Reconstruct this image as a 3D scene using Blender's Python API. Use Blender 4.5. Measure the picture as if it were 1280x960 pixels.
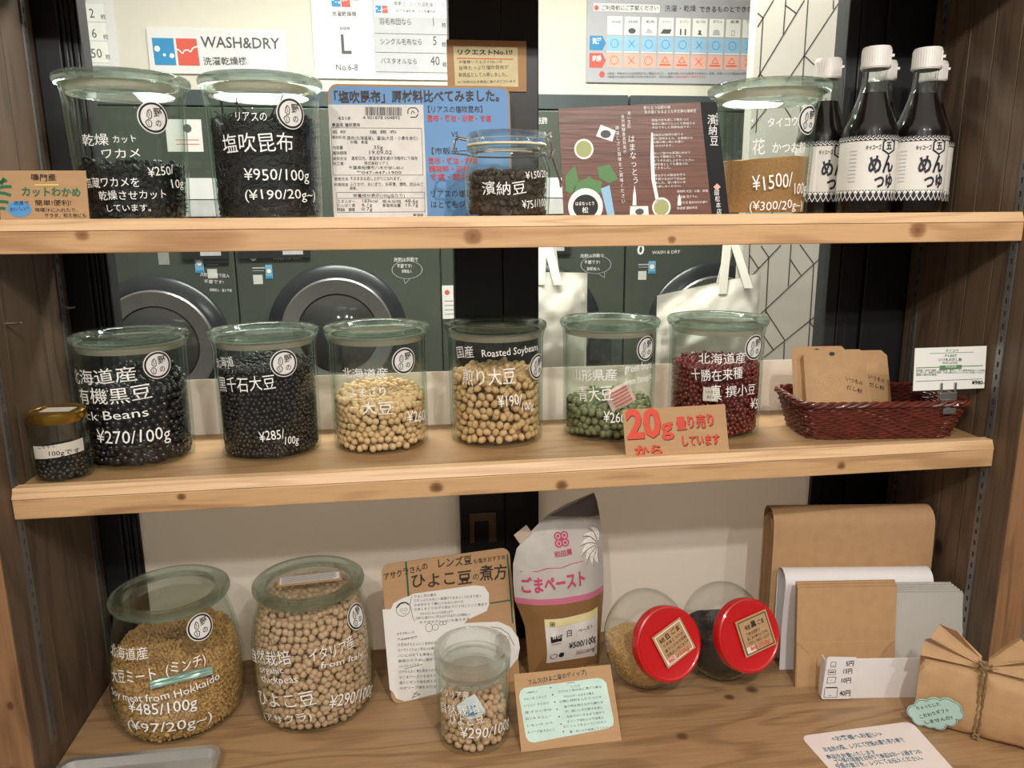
import bpy, bmesh, math, random
from mathutils import Vector, Matrix, noise
import mathutils
for o in list(bpy.data.objects): bpy.data.objects.remove(o)
SC = bpy.context.scene
COL = SC.collection
LIFT = 0.75            # the counter top stands 0.75 m above the shop floor; heights below are counted from the counter
PI = math.pi
# ------------------------------------------------------------------ camera, light, exposure
def make_camera():
    cx, cy, cz, ya, pi_, ro, f = -0.15362, -0.86521, 0.64740, 0.132569, -0.216072, -0.007931, 952.788
    fw = Vector((math.sin(ya)*math.cos(pi_), math.cos(ya)*math.cos(pi_), math.sin(pi_)))
    r = Vector((math.cos(ya), -math.sin(ya), 0)); u = r.cross(fw)
    r2 = r*math.cos(ro)+u*math.sin(ro); u2 = -r*math.sin(ro)+u*math.cos(ro)
    cd = bpy.data.cameras.new('camera'); co = bpy.data.objects.new('camera', cd); COL.objects.link(co)
    cd.sensor_width = 36; cd.lens = f*36/1280; cd.clip_start = .02
    M = Matrix((r2, u2, -fw)).transposed().to_4x4(); M.translation = Vector((cx, cy, cz+LIFT))
    co.matrix_world = M; SC.camera = co
make_camera()
SC.view_settings.view_transform = 'Standard'; SC.view_settings.look = 'None'
SC.view_settings.gamma = 1; SC.view_settings.use_curve_mapping = False
SC.view_settings.exposure = 0.0
w = bpy.data.worlds.new('world'); SC.world = w; w.use_nodes = True
# surroundings of the shop: pale ceiling overhead, dimmer furniture and floor around
def surroundings():
    nt = w.node_tree; N = nt.nodes; K = nt.links; bg = N['Background']
    tc = N.new('ShaderNodeTexCoord'); sp = N.new('ShaderNodeSeparateXYZ'); K.new(tc.outputs['Generated'], sp.inputs[0])
    rp = N.new('ShaderNodeValToRGB'); mr = N.new('ShaderNodeMapRange'); mr.inputs[1].default_value = -1; mr.inputs[2].default_value = 1
    K.new(sp.outputs[2], mr.inputs[0]); K.new(mr.outputs[0], rp.inputs[0]); e = rp.color_ramp.elements
    e[0].position = 0; e[0].color = (.16, .13, .10, 1); e[1].position = 1; e[1].color = (.50, .46, .40, 1)
    for p, c in ((.45, (.11, .10, .09, 1)), (.62, (.075, .07, .062, 1)), (.80, (.46, .43, .385, 1))): q = e.new(p); q.color = c
    K.new(rp.outputs[0], bg.inputs[0]); bg.inputs[1].default_value = 1.7
surroundings()
def spot(name, loc, target, watts, size=100, rad=.02, color=(1, .95, .885), blend=.4):
    l = bpy.data.lights.new(name, 'SPOT'); l.energy = watts; l.spot_size = math.radians(size); l.spot_blend = blend
    l.shadow_soft_size = rad; l.color = color
    o = bpy.data.objects.new(name, l); COL.objects.link(o)
    o.location = Vector(loc)+Vector((0, 0, LIFT))
    o.rotation_euler = (Vector(target)-Vector(loc)).to_track_quat('-Z', 'Y').to_euler()
def area(name, loc, target, watts, sx, sy, color=(1, .97, .91)):
    l = bpy.data.lights.new(name, 'AREA'); l.shape = 'RECTANGLE'; l.size = sx; l.size_y = sy; l.energy = watts; l.color = color
    o = bpy.data.objects.new(name, l); COL.objects.link(o)
    o.location = Vector(loc)+Vector((0, 0, LIFT))
    o.rotation_euler = (Vector(target)-Vector(loc)).to_track_quat('-Z', 'Y').to_euler()
# ceiling spotlights of the shop, in front of and above the shelves
spot('shop_spotlight', (-.50, -1.32, 1.32), (-.1, .1, .3), 30)
spot('shop_spotlight', (.16, -1.15, 1.32), (.05, .1, .3), 36)
spot('shop_spotlight', (.62, -1.40, 1.34), (.2, .1, .3), 21)
# laundry room behind the glass: its ceiling light, then two added fill lamps
area('laundry_area_light', (-.1, .80, 1.75), (-.1, 1.6, .7), 9, 1.8, .15)
area('laundry_area_light', (.95, .55, 1.75), (.95, 1.15, .6), 3.5, .5, .15)  # added lamp, only brightens the tiled partition
area('laundry_area_light', (0, .95, 1.66), (0, .23, .10), 58, 1.4, .2)  # added backlight that brightens the frosted film from behind
# ------------------------------------------------------------------ materials
MATS = {}
def newmat(name):
    m = bpy.data.materials.new(name); m.use_nodes = True; nt = m.node_tree; nt.nodes.clear()
    out = nt.nodes.new('ShaderNodeOutputMaterial'); return m, nt, out
def lin(c):
    return tuple(((v/255)/12.92 if v/255 <= .04045 else ((v/255+.055)/1.055)**2.4) for v in c)
def mat(name, rgb, rough=.6, metal=0., var=.08, scale=40, bump=0., bscale=200, spec=.5, coat=0., sheen=0., stretch=None, trans=0.):
    """principled material with a little procedural variation; rgb in 0..255"""
    if name in MATS: return MATS[name]
    m, nt, out = newmat(name); N = nt.nodes; K = nt.links
    b = N.new('ShaderNodeBsdfPrincipled'); K.new(b.outputs[0], out.inputs[0])
    c = lin(rgb)
    tc = N.new('ShaderNodeTexCoord'); vec = tc.outputs['Object']
    if stretch:
        mp = N.new('ShaderNodeMapping'); mp.inputs['Scale'].default_value = stretch; K.new(vec, mp.inputs[0]); vec = mp.outputs[0]
    nz = N.new('ShaderNodeTexNoise'); nz.inputs['Scale'].default_value = scale; nz.inputs['Detail'].default_value = 4; K.new(vec, nz.inputs[0])
    rp = N.new('ShaderNodeValToRGB'); K.new(nz.outputs[0], rp.inputs[0])
    rp.color_ramp.elements[0].position = .3; rp.color_ramp.elements[1].position = .7
    rp.color_ramp.elements[0].color = (*[max(0, x*(1-var)) for x in c], 1); rp.color_ramp.elements[1].color = (*[min(1, x*(1+var)) for x in c], 1)
    K.new(rp.outputs[0], b.inputs['Base Color'])
    b.inputs['Roughness'].default_value = rough; b.inputs['Metallic'].default_value = metal
    b.inputs['Specular IOR Level'].default_value = spec; b.inputs['Coat Weight'].default_value = coat
    b.inputs['Sheen Weight'].default_value = sheen; b.inputs['Transmission Weight'].default_value = trans
    if bump:
        n2 = N.new('ShaderNodeTexNoise'); n2.inputs['Scale'].default_value = bscale; n2.inputs['Detail'].default_value = 3; K.new(vec, n2.inputs[0])
        bp = N.new('ShaderNodeBump'); bp.inputs['Strength'].default_value = bump; bp.inputs['Distance'].default_value = .002
        K.new(n2.outputs[0], bp.inputs['Height']); K.new(bp.outputs[0], b.inputs['Normal'])
    MATS[name] = m; return m
def clear_glass(name, tint=(.97, .985, .975), ior=1.45, rough=.0, boost=1.0):
    """thin clear glass: straight-through view with a fresnel reflection"""
    if name in MATS: return MATS[name]
    m, nt, out = newmat(name); N = nt.nodes; K = nt.links
    t = N.new('ShaderNodeBsdfTransparent')
    g = N.new('ShaderNodeBsdfGlossy'); g.inputs['Roughness'].default_value = rough; g.inputs[0].default_value = (.95, 1, .98, 1)
    # schlick fresnel, the same from both sides of the wall
    f = N.new('ShaderNodeLayerWeight'); f.inputs[0].default_value = .5
    pw = N.new('ShaderNodeMath'); pw.operation = 'POWER'; pw.inputs[1].default_value = 5; K.new(f.outputs['Facing'], pw.inputs[0])
    # longer way through the wall at its edges: more absorption there
    ab = N.new('ShaderNodeMath'); ab.operation = 'POWER'; ab.inputs[1].default_value = 4; K.new(f.outputs['Facing'], ab.inputs[0])
    mc = N.new('ShaderNodeMix'); mc.data_type = 'RGBA'; K.new(ab.outputs[0], mc.inputs[0]); mc.inputs[6].default_value = (*tint, 1); mc.inputs[7].default_value = (*[v**9*.85 for v in tint], 1); K.new(mc.outputs[2], t.inputs[0])
    f0 = ((ior-1)/(ior+1))**2
    mu = N.new('ShaderNodeMath'); mu.operation = 'MULTIPLY_ADD'; mu.inputs[1].default_value = boost*(1-f0)*.8; mu.inputs[2].default_value = f0*boost; mu.use_clamp = True
    x = N.new('ShaderNodeMixShader'); K.new(pw.outputs[0], mu.inputs[0]); K.new(mu.outputs[0], x.inputs[0])
    K.new(t.outputs[0], x.inputs[1]); K.new(g.outputs[0], x.inputs[2]); K.new(x.outputs[0], out.inputs[0])
    MATS[name] = m; return m
def thick_glass(name, tint, mixfac=.5):
    """part refracting, part straight-through glass for lids and thick rims"""
    if name in MATS: return MATS[name]
    m, nt, out = newmat(name); N = nt.nodes; K = nt.links
    t = N.new('ShaderNodeBsdfTransparent'); t.inputs[0].default_value = (*tint, 1)
    g = N.new('ShaderNodeBsdfGlass'); g.inputs['Color'].default_value = (*tint, 1); g.inputs['IOR'].default_value = 1.45; g.inputs['Roughness'].default_value = .02
    x = N.new('ShaderNodeMixShader'); x.inputs[0].default_value = mixfac
    K.new(t.outputs[0], x.inputs[1]); K.new(g.outputs[0], x.inputs[2]); K.new(x.outputs[0], out.inputs[0])
    MATS[name] = m; return m
def wood(name, light, dark, axis='X', knots=(), rings=60, rough=.5, offset=(0, 0, 0), contrast=1.0, sq=7.0, streak=.35):
    """procedural plank: long grain along axis, growth-ring lines, optional knots given as (x,y,z,radius)"""
    if name in MATS: return MATS[name]
    m, nt, out = newmat(name); N = nt.nodes; K = nt.links
    b = N.new('ShaderNodeBsdfPrincipled'); K.new(b.outputs[0], out.inputs[0]); b.inputs['Roughness'].default_value = rough
    tc = N.new('ShaderNodeTexCoord')
    geo = tc.outputs['Object']
    mp = N.new('ShaderNodeMapping'); mp.inputs['Location'].default_value = offset
    s = {'X': (1, sq, sq), 'Y': (sq, 1, sq), 'Z': (sq, sq, 1)}[axis]
    mp.inputs['Scale'].default_value = s; K.new(geo, mp.inputs[0])
    n1 = N.new('ShaderNodeTexNoise'); n1.inputs['Scale'].default_value = 2.2; n1.inputs['Detail'].default_value = 2; K.new(mp.outputs[0], n1.inputs[0])
    def math_(op, a, bb):
        q = N.new('ShaderNodeMath'); q.operation = op
        for i, v in enumerate((a, bb)):
            if v is None: continue
            if isinstance(v, (int, float)): q.inputs[i].default_value = v
            else: K.new(v, q.inputs[i])
        return q.outputs[0]
    ph = math_('MULTIPLY', n1.outputs[0], rings)
    sn = math_('SINE', ph, None)
    r1 = N.new('ShaderNodeMapRange'); r1.inputs[1].default_value = .1; r1.inputs[2].default_value = 1; K.new(sn, r1.inputs[0])
    n2 = N.new('ShaderNodeTexNoise'); n2.inputs['Scale'].default_value = 14; n2.inputs['Detail'].default_value = 6
    mp2 = N.new('ShaderNodeMapping'); mp2.inputs['Scale'].default_value = tuple(v if v == 1 else 22 for v in s); K.new(geo, mp2.inputs[0]); K.new(mp2.outputs[0], n2.inputs[0])
    fine = math_('MULTIPLY', math_('SUBTRACT', n2.outputs[0], .42), streak*2.2)
    n3 = N.new('ShaderNodeTexNoise'); n3.inputs['Scale'].default_value = 3; K.new(mp.outputs[0], n3.inputs[0])
    tot = math_('ADD', math_('MULTIPLY', r1.outputs[0], .45*contrast), fine)
    tot = math_('ADD', tot, math_('MULTIPLY', math_('SUBTRACT', n3.outputs[0], .5), .7*contrast))
    rp = N.new('ShaderNodeValToRGB'); K.new(tot, rp.inputs[0])
    rp.color_ramp.elements[0].color = (*lin(light), 1); rp.color_ramp.elements[1].color = (*lin(dark), 1)
    rp.color_ramp.elements[0].position = .0; rp.color_ramp.elements[1].position = 1
    col = rp.outputs[0]
    for (kx, ky, kz, kr) in knots:
        sb = N.new('ShaderNodeVectorMath'); sb.operation = 'SUBTRACT'; K.new(geo, sb.inputs[0]); sb.inputs[1].default_value = (kx, ky, kz)
        ms = N.new('ShaderNodeVectorMath'); ms.operation = 'MULTIPLY'; K.new(sb.outputs[0], ms.inputs[0])
        ms.inputs[1].default_value = {'X': (.85, 1, 1), 'Y': (1, .85, 1), 'Z': (1, 1, .7)}[axis]
        ln = N.new('ShaderNodeVectorMath'); ln.operation = 'LENGTH'; K.new(ms.outputs[0], ln.inputs[0])
        d = math_('ADD', ln.outputs['Value'], math_('MULTIPLY', math_('SUBTRACT', n2.outputs[0], .5), kr*.9))
        mr = N.new('ShaderNodeMapRange'); mr.inputs[1].default_value = kr*1.35; mr.inputs[2].default_value = kr*.6; K.new(d, mr.inputs[0])
        rg = math_('ADD', .62, math_('MULTIPLY', math_('SINE', math_('MULTIPLY', d, 9.0/kr), None), .3))
        kc = N.new('ShaderNodeMix'); kc.data_type = 'RGBA'; K.new(rg, kc.inputs[0]); kc.inputs[6].default_value = (*[v*1.15 for v in lin(dark)], 1); kc.inputs[7].default_value = (*[v*.65 for v in lin(dark)], 1)
        mx = N.new('ShaderNodeMix'); mx.data_type = 'RGBA'; K.new(mr.outputs[0], mx.inputs[0]); K.new(col, mx.inputs[6]); K.new(kc.outputs[2], mx.inputs[7]); col = mx.outputs[2]
    K.new(col, b.inputs['Base Color'])
    bp = N.new('ShaderNodeBump'); bp.inputs['Strength'].default_value = .12; bp.inputs['Distance'].default_value = .001; K.new(tot, bp.inputs['Height']); K.new(bp.outputs[0], b.inputs['Normal'])
    MATS[name] = m; return m
INK = {'w': ('white marker', (250, 249, 244)), 'k': ('black marker', (28, 26, 24)), 'n': ('dark brown marker', (58, 42, 36)), 'g': ('green marker', (36, 110, 74)),
       'r': ('red marker', (214, 70, 46)), 'e': ('dark green print', (52, 84, 66)), 'c': ('white print', (240, 240, 232)), 'p': ('magenta print', (203, 62, 108)),
       'u': ('blue green marker', (52, 108, 126)), 'd': ('grey print', (84, 84, 86)), 'y': ('yellow marker', (226, 208, 92)), 'b': ('blue marker', (84, 150, 205)),
       's': ('light blue print', (150, 196, 226)), 'o': ('salmon print', (238, 178, 160)), 'm': ('coral print', (216, 92, 76)), 't': ('steel blue print', (52, 140, 190)), 'v': ('gold print', (156, 132, 74)), 'l': ('leaf green print', (92, 138, 84)), 'x': ('light grey print', (186, 186, 188)), 'q': ('pale tea print', (170, 174, 116))}
def ink(c):
    return mat('ink '+INK[c][0], INK[c][1], .55, var=.03)
GLASS = clear_glass('jar glass', (.965, .985, .975), 1.48, 0, .9)
RIMGL = thick_glass('green rim glass', (.85, .905, .88), .5)
LIDGL = thick_glass('lid glass', (.945, .98, .965), .35)
PANE = clear_glass('window glass', (.93, .95, .94), 1.45, 0, .8)
KRAFT = mat('kraft paper', (186, 148, 106), .75, var=.06, scale=60, bump=.15, bscale=300)
CARD = mat('brown cardboard', (182, 144, 104), .8, var=.05, scale=25, stretch=(1, 1, 8))
PAPER = mat('white paper', (232, 229, 224), .7, var=.02)
STEEL = mat('brushed steel', (190, 190, 188), .28, 1.0, var=.05, stretch=(1, 40, 40))
CHROME = mat('wire steel', (205, 205, 205), .18, 1.0)
BLACKFR = mat('black frame', (22, 23, 26), .45, var=.1)
# ------------------------------------------------------------------ mesh helpers
class MB:
    def __init__(s): s.v = []; s.f = []; s.m = []; s.sm = []
    def add(s, vs, fs, mi=0, smooth=False, T=None):
        n = len(s.v)
        s.v += [tuple(T @ Vector(p)) if T is not None else tuple(p) for p in vs]
        for f in fs: s.f.append(tuple(i+n for i in f)); s.m.append(mi); s.sm.append(smooth)
        return s
    def box(s, x0, x1, y0, y1, z0, z1, mi=0, T=None):
        v = [(x, y, z) for x in (x0, x1) for y in (y0, y1) for z in (z0, z1)]
        return s.add(v, [(0, 1, 3, 2), (4, 6, 7, 5), (0, 4, 5, 1), (2, 3, 7, 6), (0, 2, 6, 4), (1, 5, 7, 3)], mi, False, T)
    def lathe(s, prof, n=56, mi=0, T=None, smooth=True, closed=False):
        """prof: (r,z) list; a radius of 0 closes the end"""
        vs = []; rows = []
        for r, z in prof:
            if r < 1e-7: rows.append([len(vs)]); vs.append((0, 0, z))
            else:
                rows.append(list(range(len(vs), len(vs)+n)))
                vs += [(r*math.cos(2*PI*k/n), r*math.sin(2*PI*k/n), z) for k in range(n)]
        fs = []
        pairs = list(zip(rows[:-1], rows[1:]))
        if closed: pairs.append((rows[-1], rows[0]))
        for a, b in pairs:
            for k in range(n):
                k2 = (k+1) % n
                if len(a) == 1 and len(b) == 1: continue
                if len(a) == 1: fs.append((a[0], b[k2], b[k]))
                elif len(b) == 1: fs.append((a[k], a[k2], b[0]))
                else: fs.append((a[k], a[k2], b[k2], b[k]))
        return s.add(vs, fs, mi, smooth, T)
    def tube(s, pts, r, n=8, mi=0, T=None, closed=False, caps=True):
        P = [Vector(p) for p in pts]; m = len(P); vs = []; fs = []
        prev = None
        for i, p in enumerate(P):
            a = P[(i-1) % m] if (closed or i > 0) else p; b = P[(i+1) % m] if (closed or i < m-1) else p
            t = (b-a).normalized()
            if prev is None: u = t.orthogonal().normalized()
            else:
                u = prev - t*prev.dot(t); u = u.normalized() if u.length > 1e-6 else t.orthogonal().normalized()
            prev = u; w_ = t.cross(u); rr = r[i] if isinstance(r, (list, tuple)) else r
            vs += [tuple(p+(u*math.cos(2*PI*k/n)+w_*math.sin(2*PI*k/n))*rr) for k in range(n)]
        for i in range(m if closed else m-1):
            j = (i+1) % m
            for k in range(n):
                k2 = (k+1) % n; fs.append((i*n+k, i*n+k2, j*n+k2, j*n+k))
        if caps and not closed: fs.append(tuple(range(n))[::-1]); fs.append(tuple((m-1)*n+k for k in range(n)))
        return s.add(vs, fs, mi, True, T)
    def prism(s, poly, y0, y1, mi=0, T=None):
        """polygon in x,z extruded in y (y0 front)"""
        n = len(poly)
        v = [(x, y0, z) for x, z in poly]+[(x, y1, z) for x, z in poly]
        f = [tuple(range(n)), tuple(range(2*n-1, n-1, -1))]+[(i, i+n, (i+1) % n+n, (i+1) % n) for i in range(n)]
        return s.add(v, f, mi, False, T)
    def strip(s, pts, width, y, mi=0, mp=None, T=None):
        """flat stroke along x,z points, facing -y at y (or mapped)"""
        for (x0, z0), (x1, z1) in zip(pts[:-1], pts[1:]):
            d = Vector((x1-x0, z1-z0)); 
            if d.length < 1e-9: continue
            d.normalize(); nx, nz = -d.y*width/2, d.x*width/2
            q = [(x0+nx, z0+nz), (x0-nx, z0-nz), (x1-nx, z1-nz), (x1+nx, z1+nz)]
            s.add([mp(*p) if mp else (p[0], y, p[1]) for p in q], [(0, 1, 2, 3)], mi, False, T)
        return s
    def disc(s, cx, cz, r, y, mi=0, mp=None, n=28, ri=0., sx=1., T=None):
        vs = []; fs = []; R = [ri, (ri+r)/2, r] if ri > 0 else [r*.34, r*.67, r]
        if ri <= 0: vs.append((cx, cz))
        base = len(vs)
        for q in R: vs += [(cx+q*sx*math.cos(2*PI*k/n), cz+q*math.sin(2*PI*k/n)) for k in range(n)]
        if ri <= 0: fs += [(0, base+k, base+(k+1) % n) for k in range(n)]
        for j in range(len(R)-1):
            fs += [(base+j*n+k, base+(j+1)*n+k, base+(j+1)*n+(k+1) % n, base+j*n+(k+1) % n) for k in range(n)]
        return s.add([mp(*p) if mp else (p[0], y, p[1]) for p in vs], fs, mi, False, T)
    def poly(s, pts, y, mi=0, mp=None, T=None):
        return s.add([mp(*p) if mp else (p[0], y, p[1]) for p in pts], [tuple(range(len(pts)))], mi, False, T)
    def build(s, name, mats, parent=None, loc=None, bevel=0, solid=0, fixn=True):
        me = bpy.data.meshes.new(name); me.from_pydata(s.v, [], s.f)
        if not isinstance(mats, (list, tuple)): mats = [mats]
        for m in mats: me.materials.append(m)
        me.polygons.foreach_set('material_index', s.m); me.polygons.foreach_set('use_smooth', s.sm)
        if fixn:
            bm = bmesh.new(); bm.from_mesh(me); bmesh.ops.recalc_face_normals(bm, faces=bm.faces); bm.to_mesh(me); bm.free()
        if any(s.sm): me.set_sharp_from_angle(angle=math.radians(38))
        me.update()
        o = bpy.data.objects.new(name, me); COL.objects.link(o)
        if parent: o.parent = parent
        else: o.location = Vector(loc if loc else (0, 0, 0))+Vector((0, 0, LIFT))
        if parent and loc: o.location = loc
        if bevel:
            b = o.modifiers.new('bevel', 'BEVEL'); b.width = bevel; b.segments = 2; b.limit_method = 'ANGLE'
        return o
def thing(name, label, cat, loc, yaw=0., lean=0., group=None):
    o = bpy.data.objects.new(name, None); COL.objects.link(o); o.empty_display_size = .03
    o.location = Vector(loc)+Vector((0, 0, LIFT)); o.rotation_euler = (Matrix.Rotation(yaw, 3, 'Z') @ Matrix.Rotation(-lean, 3, 'X')).to_euler()
    o['label'] = label; o['category'] = cat
    if group: o['group'] = group
    return o
def tag(o, label, cat, group=None, kind=None):
    o['label'] = label; o['category'] = cat
    if group: o['group'] = group
    if kind: o['kind'] = kind
    return o
def struct(o): o['kind'] = 'structure'; return o
# ------------------------------------------------------------------ lettering: glyph outlines laid out on a surface
_tc = bpy.data.curves.new('glyph', 'FONT'); _tc.resolution_u = 2; _to = bpy.data.objects.new('glyph', _tc); COL.objects.link(_to)
_GL = {}
def _raw(body, off):
    _tc.body = body; _tc.offset = off
    dg = bpy.context.evaluated_depsgraph_get(); e = _to.evaluated_get(dg); me = e.to_mesh()
    v = [(p.co.x, p.co.y) for p in me.vertices]; f = [tuple(p.vertices) for p in me.polygons]; e.to_mesh_clear()
    return v, f
def _xmax(v): return max([p[0] for p in v], default=0.)
_BAR = None; _EM = None
def glyph(ch, wt):
    global _BAR, _EM
    if _BAR is None:
        _BAR = _xmax(_raw('|', 0)[0]); v = _raw('国', 0)[0]; _EM = max(p[1] for p in v)-min(p[1] for p in v)
        _GL['base'] = min(p[1] for p in v)
    k = (ch, wt)
    if k not in _GL:
        adv = _xmax(_raw(ch+'|', 0)[0])-_BAR
        v, f = _raw(ch, wt*.012) if ch != ' ' else ([], [])
        _GL[k] = (v, f, adv)
    return _GL[k]
def write(mb, s, u0, v0, u1, v1, h, mi, wt, mp, rnd=None, jit=.05):
    """letters of s along the baseline (u0,v0)-(u1,v1), about h tall, placed with mp(u,v)"""
    if all(ord(c) < 128 or c == '¥' for c in s): h = h*1.25   # figures and latin letters stand lower than full-width signs
    gl = [glyph(c, wt) for c in s]
    A = sum(g[2] for g in gl) or 1
    L = math.hypot(u1-u0, v1-v0); sx = L/A; sy = h/_EM; du, dv = (u1-u0)/L, (v1-v0)/L
    x = 0
    for g in gl:
        v, f, adv = g
        if v:
            a = rnd.gauss(0, jit) if rnd else 0; oy = rnd.gauss(0, jit*.6)*h if rnd else 0
            ca, sa = math.cos(a), math.sin(a); cx = adv/2*sx; cy = h/2
            out = []
            for px, py in v:
                X = px*sx-cx; Y = (py-_GL['base'])*sy-cy
                X, Y = X*ca-Y*sa+cx+x*sx, X*sa+Y*ca+cy+oy
                out.append(mp(u0+X*du-Y*dv, v0+X*dv+Y*du))
            mb.add(out, f, mi)
        x += adv
def lettering(key, parent, mp, name='lettering', jit=.05, extra=None, usc=1.0, sel=None):
    """the lines of TEXTS[key] that sel picks, as one printed part"""
    mb = MB(); cols = []; rnd = random.Random(key) if jit else None
    if extra: extra(mb, lambda c: (cols.append(c), cols.index(c))[1] if c not in cols else cols.index(c))
    for ln in TEXTS[key]:
        if sel and not sel(ln): continue
        (s, u0, v0, u1, v1, h, c, wt) = ln
        if c not in cols: cols.append(c)
        write(mb, s, u0*usc, v0, u1*usc, v1, h, cols.index(c), wt, mp, rnd, jit)
    return mb.build(name, [ink(c) for c in cols], parent, fixn=False) if mb.v else None
def face(t): return [c for c in t.children if c.type == 'MESH'][0]
def flat(y): return lambda u, v: (u, y, v)
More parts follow.
